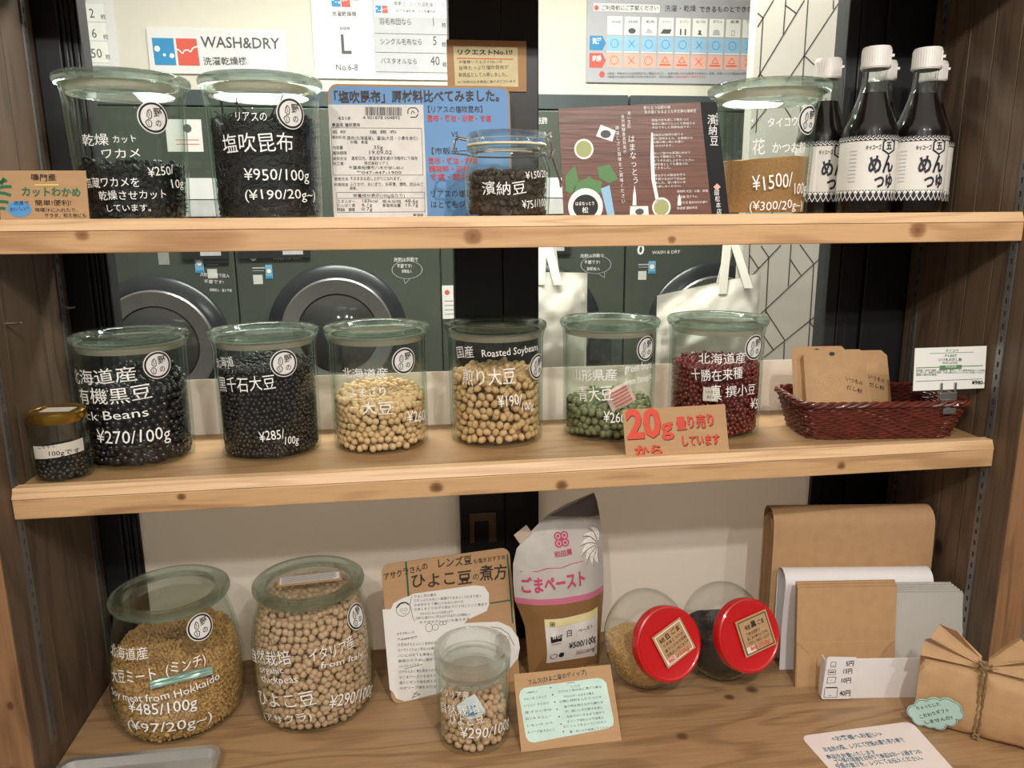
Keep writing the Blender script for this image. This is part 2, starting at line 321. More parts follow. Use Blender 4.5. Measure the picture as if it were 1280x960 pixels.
TEXTS = {
 'J1': [
  ('乾燥',-0.5063,0.0808,-0.0080,0.0802,0.0114,'w',0),
  ('カット',0.0492,0.0827,0.4415,0.0841,0.0074,'w',0),
  ('ワカメ',-0.1781,0.0663,0.4950,0.0685,0.0099,'w',0),
  ('¥250/',0.5714,0.0476,1.0682,0.0512,0.0095,'w',0),
  ('10g',0.9541,0.0352,1.3321,0.0377,0.0097,'w',0),
  ('塩蔵ワカメを',-0.6111,0.0367,0.4197,0.0372,0.0101,'w',0),
  ('乾燥させカット',-0.3334,0.0229,0.8890,0.0255,0.0094,'w',0),
  ('しています。',-0.2374,0.0109,0.6478,0.0115,0.0077,'w',0),
 ],
 'J2': [
  ('リアスの',-0.3308,0.1059,0.2372,0.1060,0.0098,'w',0),
  ('塩吹昆布',-0.6220,0.0723,0.6737,0.0752,0.0193,'w',0),
  ('¥950/100g',-0.2424,0.0427,0.9708,0.0428,0.0121,'w',0),
  ('(¥190/20g~)',-0.2757,0.0220,1.1466,0.0233,0.0105,'w',0),
 ],
 'JK': [
  ('タイコウ',-0.4318,0.1032,0.1979,0.1047,0.0107,'w',0),
  ('花',-0.7078,0.0728,-0.4322,0.0740,0.0175,'w',0),
  ('かつお粉',-0.3200,0.0738,0.4858,0.0752,0.0119,'w',0),
  ('¥1500/',-0.6514,0.0286,0.2043,0.0338,0.0168,'w',0),
  ('100g',0.2219,0.0253,0.6667,0.0265,0.0132,'w',0),
  ('(¥300/20g~)',-0.7196,0.0067,0.5895,0.0082,0.0104,'w',0),
 ],
 'C': [
  ('濱納豆',-0.7089,0.0265,0.3197,0.0277,0.0139,'w',0),
  ('¥751/100g',0.2243,0.0102,1.0158,0.0138,0.0089,'w',0),
  ('¥150/20g',0.2972,0.0426,1.0168,0.0462,0.0079,'w',0),
 ],
 'M1': [
  ('北海道産',-1.1725,0.1018,0.4077,0.1095,0.0172,'w',0),
  ('有機黒豆',-0.9123,0.0796,0.6197,0.0851,0.0182,'w',0),
  ('Black Beans',-1.1654,0.0589,0.5151,0.0645,0.0107,'w',0),
  ('¥270/100g',-0.5040,0.0326,0.8573,0.0308,0.0157,'w',0),
 ],
 'M2': [
  ('北海道',-0.9413,0.1159,-0.4159,0.1210,0.0121,'w',0),
  ('黒千石大豆',-0.8986,0.0871,0.3400,0.0919,0.0178,'w',0),
  ('¥285/',-0.0498,0.0261,0.4211,0.0272,0.0122,'w',0),
  ('100g',0.3811,0.0193,0.6952,0.0176,0.0102,'w',0),
 ],
 'M3': [
  ('北海道産',-0.7246,0.0993,0.2371,0.1012,0.0121,'w',0),
  ('とよまさり',-0.7821,0.0741,0.2058,0.0778,0.0123,'w',0),
  ('大豆',-0.3369,0.0539,0.3029,0.0534,0.0165,'w',0),
  ('¥260/',0.5731,0.0362,1.2217,0.0330,0.0148,'w',0),
 ],
 'M4': [
  ('国産',-1.0000,0.1164,-0.5338,0.1205,0.0147,'w',0),
  ('Roasted Soybeans',-0.3965,0.1209,0.9137,0.1245,0.0093,'w',0),
  ('煎り大豆',-0.8467,0.0841,0.3030,0.0866,0.0207,'w',0),
  ('¥190/',-0.0705,0.0545,0.4318,0.0561,0.0148,'w',0),
  ('100g',0.3928,0.0490,0.7468,0.0473,0.0096,'w',0),
 ],
 'M5': [
  ('山形県産',-1.1077,0.0798,-0.0717,0.0864,0.0150,'w',0),
  ('green beans',0.0606,0.0946,0.8019,0.0958,0.0107,'w',0),
  ('青大豆',-0.9328,0.0531,-0.1454,0.0596,0.0194,'w',0),
  ('from Yamagata',0.0854,0.0774,0.8205,0.0814,0.0086,'w',0),
  ('¥260/100g',-0.3514,0.0266,0.6183,0.0275,0.0142,'w',0),
 ],
 'M6': [
  ('北海道産',-0.7492,0.1021,0.2477,0.1052,0.0138,'w',0),
  ('十勝在来種',-0.8975,0.0793,0.1925,0.0840,0.0150,'w',0),
  ('真',-0.4468,0.0539,-0.2199,0.0556,0.0206,'w',0),
  ('撰小豆',-0.1740,0.0600,0.5793,0.0604,0.0142,'w',0),
  ('¥5',0.4235,0.0387,0.7386,0.0364,0.0135,'w',0),
 ],
 'B1': [
  ('北海道産',-0.9614,0.1159,-0.0982,0.1245,0.0138,'w',0),
  ('大豆ミート',-0.8498,0.0852,0.0316,0.0992,0.0160,'w',0),
  ('(ミンチ)',0.1266,0.1032,0.7296,0.1022,0.0147,'w',0),
  ('Soy meat from Hokkaido',-0.8886,0.0662,0.9045,0.0744,0.0099,'w',0),
  ('¥485/100g',-0.4888,0.0514,0.5152,0.0502,0.0152,'w',0),
  ('(¥97/20g~)',-0.5821,0.0264,0.7323,0.0228,0.0145,'w',0),
 ],
 'B2': [
  ('自然栽培',-1.1449,0.0894,-0.1869,0.1062,0.0175,'w',0),
  ('イタリア産',0.0632,0.1063,0.8534,0.1073,0.0162,'w',0),
  ('organic',-0.8403,0.0827,-0.3278,0.0915,0.0091,'w',0),
  ('from Italy',0.2265,0.0955,1.0187,0.0867,0.0084,'w',0),
  ('chickpeas',-0.8153,0.0698,-0.1047,0.0801,0.0102,'w',0),
  ('ひよこ豆',-0.9522,0.0349,0.1535,0.0485,0.0204,'w',0),
  ('¥290/100g',0.3079,0.0384,1.2409,0.0183,0.0168,'w',0),
  ('(アサクラ)',-0.8678,0.0123,0.0749,0.0265,0.0130,'w',0),
 ],
 'S': [
  ('イタリア産',-1.1019,0.0734,-0.1468,0.0816,0.0109,'w',0),
  ('自然栽培',-1.0904,0.0503,0.1175,0.0630,0.0132,'w',0),
  ('ひよこ豆',-0.7650,0.0423,0.2205,0.0465,0.0132,'w',0),
  ('¥290/100g',-0.4532,0.0260,1.1202,0.0203,0.0144,'w',0),
 ],
 'M0': [
  ('こちらで',-0.3938,0.0430,0.2428,0.0444,0.0056,'k',0),
  ('100gです',-0.0637,0.0346,1.0152,0.0334,0.0065,'k',0),
 ],
 'wak': [
  ('鳴門産',-0.0105,0.0435,0.0147,0.0434,0.0066,'n',1),
  ('カットわかめ',-0.0213,0.0278,0.0380,0.0267,0.0091,'g',2),
  ('簡単!便利!',-0.0088,0.0178,0.0277,0.0176,0.0058,'k',0),
  ('味噌汁に入れたり、',-0.0093,0.0112,0.0368,0.0109,0.0042,'k',0),
  ('サラダ、和え物にも',-0.0004,0.0053,0.0419,0.0050,0.0042,'k',0),
  ('肉厚で',-0.0292,0.0180,-0.0142,0.0187,0.0041,'k',0),
  ('おいしい!',-0.0337,0.0114,-0.0146,0.0137,0.0041,'k',0),
 ],
 'blue': [
  ('「塩吹昆布」原材料比べてみました。',-0.1164,0.1459,0.1103,0.1505,0.0140,'n',2),
  ('4318',-0.1049,0.1247,-0.0890,0.1248,0.0040,'k',0),
  ('4 901878 004892',-0.0736,0.1257,-0.0266,0.1261,0.0040,'k',0),
  ('商品名 塩吹昆布',-0.1127,0.1164,-0.0771,0.1167,0.0045,'k',1),
  ('名 称',-0.1131,0.1078,-0.0953,0.1079,0.0042,'k',0),
  ('塩 昆 布',-0.0662,0.1081,-0.0311,0.1083,0.0042,'k',0),
  ('原材料名',-0.1134,0.1013,-0.0956,0.1014,0.0040,'k',0),
  ('昆布(北海道産)、醤油(大豆・小麦を含む)',-0.0947,0.1001,-0.0046,0.1005,0.0046,'k',0),
  ('、砂糖、食塩',-0.0949,0.0954,-0.0686,0.0955,0.0040,'k',0),
  ('内容量',-0.1130,0.0884,-0.0999,0.0885,0.0042,'k',0),
  ('35g',-0.0622,0.0886,-0.0499,0.0886,0.0045,'k',0),
  ('賞味期限',-0.1133,0.0817,-0.0955,0.0817,0.0042,'k',0),
  ('19.09.02',-0.0691,0.0818,-0.0384,0.0819,0.0050,'k',0),
  ('保存方法',-0.1136,0.0748,-0.0958,0.0748,0.0040,'k',0),
  ('直射日光、高温多湿を避け冷暗所にて保存',-0.0902,0.0750,-0.0061,0.0751,0.0046,'k',0),
  ('加工者',-0.1139,0.0686,-0.0998,0.0686,0.0042,'k',0),
  ('株式会社リアス',-0.0744,0.0690,-0.0431,0.0690,0.0044,'k',0),
  ('千葉県船橋市八木が谷1-40-1',-0.0944,0.0633,-0.0242,0.0633,0.0044,'k',0),
  ('℡047-447-1900',-0.0843,0.0573,-0.0273,0.0573,0.0044,'k',0),
  ('使用方法',-0.1129,0.0494,-0.0950,0.0494,0.0040,'k',0),
  ('そのままお召し上がりになれます。',-0.0931,0.0496,-0.0256,0.0495,0.0046,'k',0),
  ('料理用途',-0.1132,0.0423,-0.0953,0.0422,0.0040,'k',0),
  ('ふりかけ、おにぎり、お茶漬、漬物、炊込みご',-0.0934,0.0424,0.0001,0.0421,0.0047,'k',0),
  ('飯等。',-0.0936,0.0375,-0.0823,0.0374,0.0042,'k',0),
  ('栄養成分表示(100g当たり)',-0.0902,0.0282,-0.0241,0.0279,0.0045,'k',0),
  ('エネルギー',-0.1103,0.0211,-0.0873,0.0210,0.0040,'k',0),
  ('183kcal',-0.0795,0.0213,-0.0588,0.0212,0.0041,'k',0),
  ('炭水化物',-0.0535,0.0208,-0.0296,0.0207,0.0041,'k',0),
  ('48.6g',-0.0248,0.0210,-0.0074,0.0209,0.0041,'k',0),
  ('たんぱく質',-0.1105,0.0162,-0.0875,0.0161,0.0040,'k',0),
  ('6.1g',-0.0797,0.0164,-0.0661,0.0163,0.0041,'k',0),
  ('食塩相当量',-0.0537,0.0159,-0.0298,0.0157,0.0041,'k',0),
  ('15.7g',-0.0249,0.0161,-0.0076,0.0160,0.0041,'k',0),
  ('脂 質',-0.1108,0.0109,-0.0872,0.0107,0.0040,'k',0),
  ('0.7g',-0.0800,0.0111,-0.0663,0.0110,0.0041,'k',0),
  ('横須塩',-0.0148,0.0030,-0.0013,0.0029,0.0041,'k',0),
  ('【リアスの塩吹昆布】',0.0040,0.1352,0.0848,0.1360,0.0081,'n',0),
  ('昆布・醤油・砂糖・食塩',0.0078,0.1242,0.0907,0.1248,0.0076,'r',1),
  ('VS',0.0380,0.1042,0.0473,0.1042,0.0066,'n',0),
  ('【市販品一例】',0.0053,0.0827,0.0790,0.0829,0.0081,'n',0),
  ('昆布・醤油・糖類',0.0069,0.0705,0.0713,0.0706,0.0076,'r',1),
  ('調味料・砂糖・',0.0076,0.0604,0.0700,0.0604,0.0077,'r',1),
  ('食塩・酸味料',0.0083,0.0502,0.0686,0.0501,0.0077,'r',1),
  ('リアスの塩昆布',0.0075,0.0277,0.0732,0.0284,0.0087,'n',0),
  ('はとてもジ',0.0081,0.0144,0.0539,0.0141,0.0087,'n',0),
 ],
 'req': [
  ('リクエストNo.1!!',-0.0405,0.0425,0.0344,0.0439,0.0069,'k',2),
  ('お客様リクエストNo.1の',-0.0376,0.0318,0.0205,0.0333,0.0039,'k',0),
  ('旨味たっぷり塩吹昆布が',-0.0378,0.0239,0.0290,0.0260,0.0049,'k',0),
  ('新商品として入荷しました。',-0.0380,0.0150,0.0300,0.0170,0.0050,'k',0),
  ('※ご好評のため商品に限りがございます',-0.0392,0.0071,0.0385,0.0092,0.0033,'k',0),
 ],
 'leaf': [
  ('は',-0.0379,0.0865,-0.0292,0.0865,0.0081,'w',0),
  ('ま',-0.0368,0.0771,-0.0281,0.0771,0.0082,'w',0),
  ('な',-0.0357,0.0677,-0.0270,0.0677,0.0082,'w',0),
  ('っ',-0.0347,0.0583,-0.0259,0.0583,0.0082,'w',0),
  ('と',-0.0336,0.0488,-0.0248,0.0488,0.0083,'w',0),
  ('う',-0.0325,0.0393,-0.0237,0.0392,0.0083,'w',0),
  ('黒',-0.0389,0.1172,-0.0346,0.1172,0.0040,'w',0),
  ('い',-0.0389,0.1125,-0.0345,0.1125,0.0040,'w',0),
  ('宝',-0.0388,0.1078,-0.0345,0.1078,0.0040,'w',0),
  ('石',-0.0388,0.1031,-0.0344,0.1031,0.0041,'w',0),
  ('自',-0.0466,0.1134,-0.0423,0.1134,0.0040,'w',0),
  ('然',-0.0462,0.1085,-0.0418,0.1085,0.0040,'w',0),
  ('発',-0.0458,0.1036,-0.0414,0.1036,0.0040,'w',0),
  ('酵',-0.0454,0.0987,-0.0410,0.0987,0.0041,'w',0),
  ('食',-0.0450,0.0938,-0.0406,0.0938,0.0041,'w',0),
  ('品',-0.0446,0.0889,-0.0402,0.0889,0.0041,'w',0),
  ('特',-0.0441,0.0839,-0.0398,0.0840,0.0041,'w',0),
  ('有',-0.0437,0.0790,-0.0394,0.0790,0.0041,'w',0),
  ('の',-0.0433,0.0741,-0.0390,0.0741,0.0041,'w',0),
  ('美',-0.0535,0.1007,-0.0486,0.1007,0.0045,'w',0),
  ('味',-0.0529,0.0948,-0.0480,0.0948,0.0045,'w',0),
  ('し',-0.0523,0.0889,-0.0474,0.0889,0.0045,'w',0),
  ('さ',-0.0517,0.0830,-0.0468,0.0830,0.0045,'w',0),
  ('と',-0.0511,0.0771,-0.0462,0.0771,0.0045,'w',0),
  ('旨',-0.0505,0.0711,-0.0456,0.0711,0.0045,'w',0),
  ('味',-0.0499,0.0652,-0.0450,0.0652,0.0046,'w',0),
  ('を',-0.0493,0.0592,-0.0444,0.0592,0.0046,'w',0),
  ('ご',-0.0487,0.0532,-0.0438,0.0532,0.0046,'w',0),
  ('賞',-0.0481,0.0473,-0.0432,0.0473,0.0046,'w',0),
  ('味',-0.0474,0.0413,-0.0426,0.0412,0.0046,'w',0),
  ('く',-0.0468,0.0352,-0.0420,0.0352,0.0046,'w',0),
  ('だ',-0.0462,0.0292,-0.0413,0.0292,0.0046,'w',0),
  ('さ',-0.0456,0.0232,-0.0407,0.0231,0.0046,'w',0),
  ('い',-0.0450,0.0171,-0.0401,0.0171,0.0046,'w',0),
  ('香り立つ伝統の味',-0.0195,0.1239,0.0136,0.1251,0.0036,'w',0),
  ('気の遠くなるような手仕事の濱納豆',-0.0184,0.1190,0.0450,0.1213,0.0036,'w',0),
  ('国産大豆を蒸して麹をつけ',-0.0096,0.1105,0.0362,0.1117,0.0027,'w',0),
  ('塩水に漬けてじっくり熟成させ',-0.0093,0.1063,0.0442,0.1076,0.0027,'w',0),
  ('天日で干した発酵食品です。',-0.0089,0.1022,0.0408,0.1034,0.0027,'w',0),
  ('濱納豆は独特の香りと',-0.0083,0.0938,0.0299,0.0950,0.0027,'w',0),
  ('深い旨味をもち、お茶請けや',-0.0080,0.0897,0.0418,0.0908,0.0027,'w',0),
  ('料理の隠し味にお使い',-0.0077,0.0855,0.0306,0.0866,0.0027,'w',0),
  ('いただけます。',-0.0074,0.0813,0.0194,0.0823,0.0027,'w',0),
  ('白いご飯やお茶漬にのせて',-0.0068,0.0729,0.0393,0.0739,0.0028,'w',0),
  ('刻んで薬味としても',-0.0065,0.0687,0.0281,0.0697,0.0028,'w',0),
  ('どうぞお召し上がりください',-0.0062,0.0645,0.0439,0.0654,0.0028,'w',0),
  ('保存食としても重宝され',-0.0058,0.0602,0.0365,0.0612,0.0028,'w',0),
  ('てきました。',-0.0055,0.0560,0.0175,0.0569,0.0028,'w',0),
  ('昔ながらの製法を守り',-0.0049,0.0475,0.0337,0.0484,0.0028,'w',0),
  ('手間ひまかけて仕込み',-0.0046,0.0433,0.0340,0.0441,0.0028,'w',0),
  ('ました。深い味わいを',-0.0043,0.0390,0.0344,0.0398,0.0028,'w',0),
  ('お楽しみください。',-0.0039,0.0347,0.0309,0.0356,0.0028,'w',0),
  ('原材料 大豆、小麦、食塩',0.0234,0.0289,0.0619,0.0297,0.0028,'w',0),
  ('内容量 百グラム',0.0236,0.0223,0.0492,0.0232,0.0028,'w',0),
  ('保存方法 直射日光を避け',0.0237,0.0158,0.0622,0.0165,0.0028,'w',0),
  ('製造者 國松本店',0.0239,0.0092,0.0495,0.0100,0.0028,'w',0),
  ('濱',0.0592,0.1080,0.0712,0.1081,0.0109,'w',0),
  ('納',0.0611,0.0958,0.0730,0.0959,0.0110,'w',0),
  ('豆',0.0629,0.0836,0.0749,0.0836,0.0110,'w',0),
  ('國',0.0701,0.0259,0.0772,0.0259,0.0066,'w',0),
  ('松',0.0714,0.0183,0.0785,0.0183,0.0066,'w',0),
  ('本',0.0726,0.0108,0.0797,0.0107,0.0066,'w',0),
  ('店',0.0739,0.0032,0.0810,0.0031,0.0066,'w',0),
  ('天',0.0703,0.1184,0.0734,0.1184,0.0029,'w',0),
  ('然',0.0704,0.1148,0.0735,0.1148,0.0029,'w',0),
  ('醸',0.0705,0.1111,0.0737,0.1111,0.0029,'w',0),
  ('造',0.0706,0.1075,0.0738,0.1075,0.0029,'w',0),
 ],
 's20': [
  ('20',-0.0658,0.0225,-0.0207,0.0218,0.0349,'r',3),
  ('g',-0.0193,0.0257,-0.0043,0.0268,0.0210,'r',2),
  ('から',-0.0581,0.0022,-0.0193,0.0017,0.0129,'r',3),
  ('量り売り',0.0004,0.0316,0.0534,0.0335,0.0162,'r',2),
  ('しています',0.0039,0.0112,0.0566,0.0099,0.0131,'r',2),
 ],
 'price': [
  ('タイコウ',-0.0103,0.0539,0.0085,0.0533,0.0038,'e',0),
  ('F1007',-0.0107,0.0469,0.0063,0.0464,0.0034,'e',0),
  ('いつものだし粉',-0.0195,0.0419,0.0139,0.0408,0.0043,'e',1),
  ('Dashi powder',-0.0133,0.0384,0.0084,0.0377,0.0026,'e',0),
  ('商品説明',-0.0091,0.0332,0.0066,0.0326,0.0032,'c',0),
  ('枕崎産一本釣り鰹節、利尻昆布、煮干し、干し椎茸を粉末にした本格',-0.0505,0.0298,0.0478,0.0264,0.0027,'e',0),
  ('だし粉です。味噌汁や煮物、お好み焼きなどにふりかけてお使いください',-0.0503,0.0269,0.0474,0.0235,0.0027,'e',0),
  ('国産の素材を使用。',-0.0502,0.0240,-0.0177,0.0229,0.0027,'e',0),
  ('¥980-',0.0304,0.0093,0.0484,0.0086,0.0049,'k',2),
 ],
 'recipe': [
  ('アサクラさんの',-0.0896,0.1683,-0.0272,0.1757,0.0093,'n',1),
  ('レンズ豆',-0.0161,0.1747,0.0354,0.1738,0.0122,'n',1),
  ('も塩水おすすめ',0.0366,0.1737,0.0850,0.1737,0.0068,'n',0),
  ('ひよこ豆',-0.0548,0.1519,0.0332,0.1470,0.0188,'n',1),
  ('の',0.0335,0.1511,0.0443,0.1508,0.0089,'n',0),
  ('煮方',0.0440,0.1479,0.0854,0.1461,0.0203,'n',1),
  ('ひよこ豆の煮方',-0.0509,0.1393,-0.0191,0.1368,0.0037,'k',0),
  ('①たっぷりの水に一晩漬けておきふくらむまで待つ',-0.0514,0.1333,0.0443,0.1258,0.0038,'k',0),
  ('②水をかえて鍋に入れ火にかける',-0.0518,0.1273,0.0185,0.1217,0.0037,'k',0),
  ('③あくをとりながら弱火で三十分ことこと煮ます',-0.0523,0.1214,0.0522,0.1128,0.0038,'k',0),
  ('やわらかくなったら出来上がり',-0.0443,0.1141,0.0024,0.1102,0.0037,'k',0),
  ('④煮汁に塩をひとつまみ入れて冷ますとなお美味しい',-0.0508,0.1091,0.0271,0.1025,0.0037,'k',0),
  ('サラダやカレーにも使えます',-0.0465,0.1024,0.0253,0.0961,0.0037,'k',0),
  ('おすすめレシピ',-0.0780,0.0919,-0.0530,0.0907,0.0039,'k',0),
  ('チリコンカン',-0.0782,0.0846,-0.0504,0.0828,0.0039,'k',0),
  ('①玉ねぎとにんにくを炒める',-0.0784,0.0772,-0.0244,0.0709,0.0039,'k',0),
  ('②トマトとひよこ豆を入れ煮る',-0.0786,0.0698,-0.0249,0.0635,0.0039,'k',0),
  ('パンにのせても美味しい',-0.0788,0.0624,-0.0255,0.0561,0.0039,'k',0),
  ('野菜のサラダに混ぜて',-0.0790,0.0551,-0.0261,0.0487,0.0039,'k',0),
  ('フムスのつくり方',-0.0793,0.0477,-0.0509,0.0456,0.0039,'k',0),
  ('①やわらかく煮た豆をつぶす',-0.0795,0.0404,-0.0273,0.0339,0.0039,'k',0),
  ('②ごまペーストを加える',-0.0797,0.0330,-0.0279,0.0265,0.0039,'k',0),
  ('塩とレモンで味を調える',-0.0799,0.0257,-0.0285,0.0191,0.0039,'k',0),
  ('③オリーブ油をかける',-0.0801,0.0183,-0.0290,0.0117,0.0039,'k',0),
 ],
 'humm': [
  ('フムス(ひよこ豆のディップ)',-0.0474,0.0761,0.0312,0.0820,0.0060,'k',1),
  ('ざいりょう',-0.0479,0.0659,-0.0357,0.0660,0.0028,'n',0),
  ('ひよこ豆 二カップ',-0.0549,0.0586,-0.0250,0.0590,0.0028,'n',0),
  ('にんにく ひとかけ',-0.0555,0.0508,-0.0226,0.0512,0.0028,'n',0),
  ('塩 小さじ半分',-0.0553,0.0430,-0.0203,0.0433,0.0028,'n',0),
  ('白ごま 大さじ一',-0.0555,0.0353,-0.0213,0.0356,0.0028,'n',0),
  ('レモン汁 少々',-0.0551,0.0275,-0.0203,0.0278,0.0027,'n',0),
  ('オリーブ油 大さじ二',-0.0546,0.0198,-0.0193,0.0200,0.0027,'n',0),
  ('つくり方',0.0069,0.0675,0.0201,0.0676,0.0029,'n',0),
  ('①ひよこ豆は水に漬けて煮る',-0.0095,0.0630,0.0486,0.0638,0.0029,'n',0),
  ('やわらかくなるまで煮る',-0.0029,0.0564,0.0371,0.0569,0.0028,'n',0),
  ('②鍋に材料を入れてつぶす',-0.0097,0.0511,0.0467,0.0517,0.0028,'n',0),
  ('塩で味を調えながら練りま',-0.0045,0.0447,0.0477,0.0452,0.0028,'n',0),
  ('す。固いときは煮汁を足し',-0.0039,0.0388,0.0468,0.0392,0.0028,'n',0),
  ('なめらかになるまで混ぜて',-0.0027,0.0328,0.0478,0.0332,0.0028,'n',0),
  ('オリーブ油をかけて出来上',-0.0029,0.0270,0.0455,0.0273,0.0028,'n',0),
  ('③こしょうをふっていただく',-0.0090,0.0218,0.0488,0.0221,0.0028,'n',0),
  ('量・豆により加減してください',-0.0011,0.0152,0.0532,0.0155,0.0027,'n',0),
 ],
 'pouch': [
  ('和田萬',-0.0186,0.1802,0.0080,0.1818,0.0082,'p',1),
  ('ごまペースト',-0.0680,0.1332,0.0262,0.1358,0.0213,'p',2),
  ('有機',-0.0297,0.0641,-0.0134,0.0636,0.0096,'w',1),
  ('白',-0.0075,0.0633,0.0030,0.0634,0.0109,'k',0),
  ('ペースト',0.0107,0.0666,0.0381,0.0674,0.0061,'k',0),
  ('¥500/100g',-0.0015,0.0417,0.0437,0.0432,0.0098,'k',1),
  ('Organic White',-0.0299,0.0589,-0.0136,0.0581,0.0022,'k',0),
  ('Sesame Paste',-0.0294,0.0550,-0.0143,0.0541,0.0022,'k',0),
  ('名称 ねりごま 原材料 有機白ごま',0.0104,0.0343,0.0465,0.0331,0.0023,'k',0),
  ('内容量 百グラム 保存方法 直射日',0.0103,0.0314,0.0433,0.0307,0.0023,'k',0),
  ('光を避け常温で保存',0.0102,0.0284,0.0310,0.0302,0.0023,'k',0),
 ],
 'box': [
  ('5円',-0.0326,0.0515,-0.0212,0.0514,0.0081,'k',1),
  ('15円',-0.0361,0.0402,-0.0224,0.0400,0.0081,'k',1),
  ('10円',-0.0377,0.0264,-0.0229,0.0261,0.0081,'k',1),
  ('40円',-0.0374,0.0064,-0.0219,0.0062,0.0090,'k',1),
 ],
 'note': [
  ('<お客様へお願い>',0.3534,-0.0875,0.4221,-0.0875,0.0085,'u',1),
  ('お会計の際、レジにて空瓶の量り売り棒で',0.3330,-0.1049,0.4427,-0.1012,0.0082,'u',1),
  ('商品を計量いたします',0.3296,-0.1169,0.3938,-0.1166,0.0073,'u',1),
  ('プラ等の容器をお持ちで商品はお一人様ずつの',0.3345,-0.1259,0.4501,-0.1241,0.0078,'u',1),
  ('空瓶の重さを、レジにてお伝えください。',0.3321,-0.1340,0.4473,-0.1346,0.0077,'u',1),
 ],
 'wall': [
  ('2',-1.0197,1.2022,-1.0047,1.2026,0.0241,'d',0),
  ('枚',-0.9899,1.2008,-0.9749,1.2012,0.0137,'d',0),
  ('6',-1.0195,1.1495,-1.0045,1.1499,0.0244,'d',0),
  ('枚',-0.9896,1.1480,-0.9745,1.1484,0.0138,'d',0),
  ('50',-1.0280,1.0962,-0.9966,1.0967,0.0246,'d',0),
  ('枚',-0.9893,1.0947,-0.9752,1.0949,0.0140,'d',0),
  ('なら',-1.0698,1.1569,-1.0466,1.1553,0.0127,'d',0),
  ('なら',-1.0852,1.1015,-1.0630,1.0998,0.0128,'d',0),
  ('枚まで',-1.0677,1.2427,-1.0211,1.2439,0.0083,'d',0),
  ('WASH&DRY',-0.7237,1.1297,-0.5043,1.1296,0.0294,'d',1),
  ('洗濯乾燥機',-0.7223,1.0841,-0.5983,1.0872,0.0208,'d',1),
  ('WASH&DRY',-0.3285,1.2685,-0.2501,1.2684,0.0108,'d',0),
  ('洗濯乾燥機',-0.3494,1.2247,-0.2777,1.2264,0.0131,'d',0),
  ('size',-0.3284,1.1880,-0.2982,1.1887,0.0110,'d',0),
  ('L',-0.3299,1.1173,-0.2972,1.1179,0.0532,'d',1),
  ('No.6-8',-0.3463,1.0747,-0.2806,1.0757,0.0168,'d',0),
  ('標準コース・低温乾燥コース',-0.1692,1.2575,-0.0181,1.2569,0.0121,'d',0),
  ('1回で洗濯乾燥できる容量目安',-0.1675,1.2400,-0.0447,1.2408,0.0079,'d',0),
  ('羽毛布団なら',-0.2135,1.2060,-0.1170,1.2060,0.0165,'d',0),
  ('シングル毛布なら',-0.2136,1.1507,-0.0880,1.1509,0.0167,'d',0),
  ('バスタオルなら',-0.2136,1.0970,-0.1042,1.0966,0.0158,'d',0),
  ('1',-0.0578,1.2029,-0.0482,1.2031,0.0244,'d',0),
  ('枚',-0.0292,1.2013,-0.0148,1.2016,0.0134,'d',0),
  ('5',-0.0570,1.1493,-0.0438,1.1495,0.0247,'d',0),
  ('枚',-0.0306,1.1476,-0.0162,1.1478,0.0135,'d',0),
  ('40',-0.0659,1.0927,-0.0370,1.0932,0.0249,'d',0),
  ('枚',-0.0298,1.0911,-0.0153,1.0913,0.0136,'d',0),
  ('ご利用前にご確認ください',0.4570,1.2611,0.6389,1.2656,0.0136,'d',1),
  ('洗濯・乾燥',0.6583,1.2627,0.7597,1.2652,0.0172,'d',0),
  ('できるものとできない',0.7695,1.2637,0.9636,1.2685,0.0162,'d',1),
  ('羽毛布団',0.4898,1.2252,0.5202,1.2259,0.0082,'d',0),
  ('羊毛布団',0.5435,1.2264,0.5740,1.2271,0.0082,'d',0),
  ('毛布',0.5984,1.2277,0.6292,1.2284,0.0083,'d',0),
  ('カーペット',0.6523,1.2289,0.6831,1.2296,0.0083,'d',0),
  ('カーテン',0.7078,1.2302,0.7389,1.2309,0.0083,'d',0),
  ('ぬいぐるみ',0.7618,1.2314,0.7930,1.2322,0.0083,'d',0),
  ('ダウン',0.8155,1.2327,0.8470,1.2334,0.0084,'d',0),
  ('皮革',0.8721,1.2340,0.9037,1.2347,0.0084,'d',0),
  ('ウール',0.9250,1.2352,0.9567,1.2359,0.0084,'d',0),
  ('洗濯',0.4317,1.1650,0.4601,1.1656,0.0161,'w',2),
  ('乾燥',0.4325,1.1143,0.4610,1.1148,0.0162,'w',2),
  ('※羽毛・羊毛のものは洗濯表示をご確認ください。毛足の長いものは乾燥できません。皮革・毛皮・シルク製品はお断りします',0.4809,1.0766,0.9654,1.0839,0.0071,'d',0),
  ('※高温のため縮みや色落ちの恐れがあります。大切な衣類は',0.4811,1.0669,0.6947,1.0700,0.0071,'d',0),
  ('ご自身の判断でご利用ください',0.6961,1.0701,0.7998,1.0716,0.0071,'r',0),
 ],
 'mach': [
  ('0',-0.6298,0.5180,-0.6075,0.5177,0.0287,'w',2),
  ('0',0.5811,0.5198,0.6052,0.5195,0.0307,'w',2),
  ('洗濯',-1.0541,0.5034,-1.0205,0.5028,0.0141,'w',0),
  ('DRY',-1.0524,0.4798,-1.0299,0.4794,0.0094,'w',0),
  ('洗剤は自動で投入',-0.7787,0.4796,-0.6931,0.4733,0.0108,'w',0),
  ('不要です!',-0.7691,0.4578,-0.7111,0.4543,0.0108,'w',0),
  ('自動投入・量り不要',-0.7550,0.4334,-0.6898,0.4296,0.0085,'w',0),
  ('WASH & DRY',-0.5622,0.5242,-0.4743,0.5253,0.0096,'w',0),
  ('洗剤は自動で',-0.1987,0.5138,-0.1221,0.5126,0.0123,'w',0),
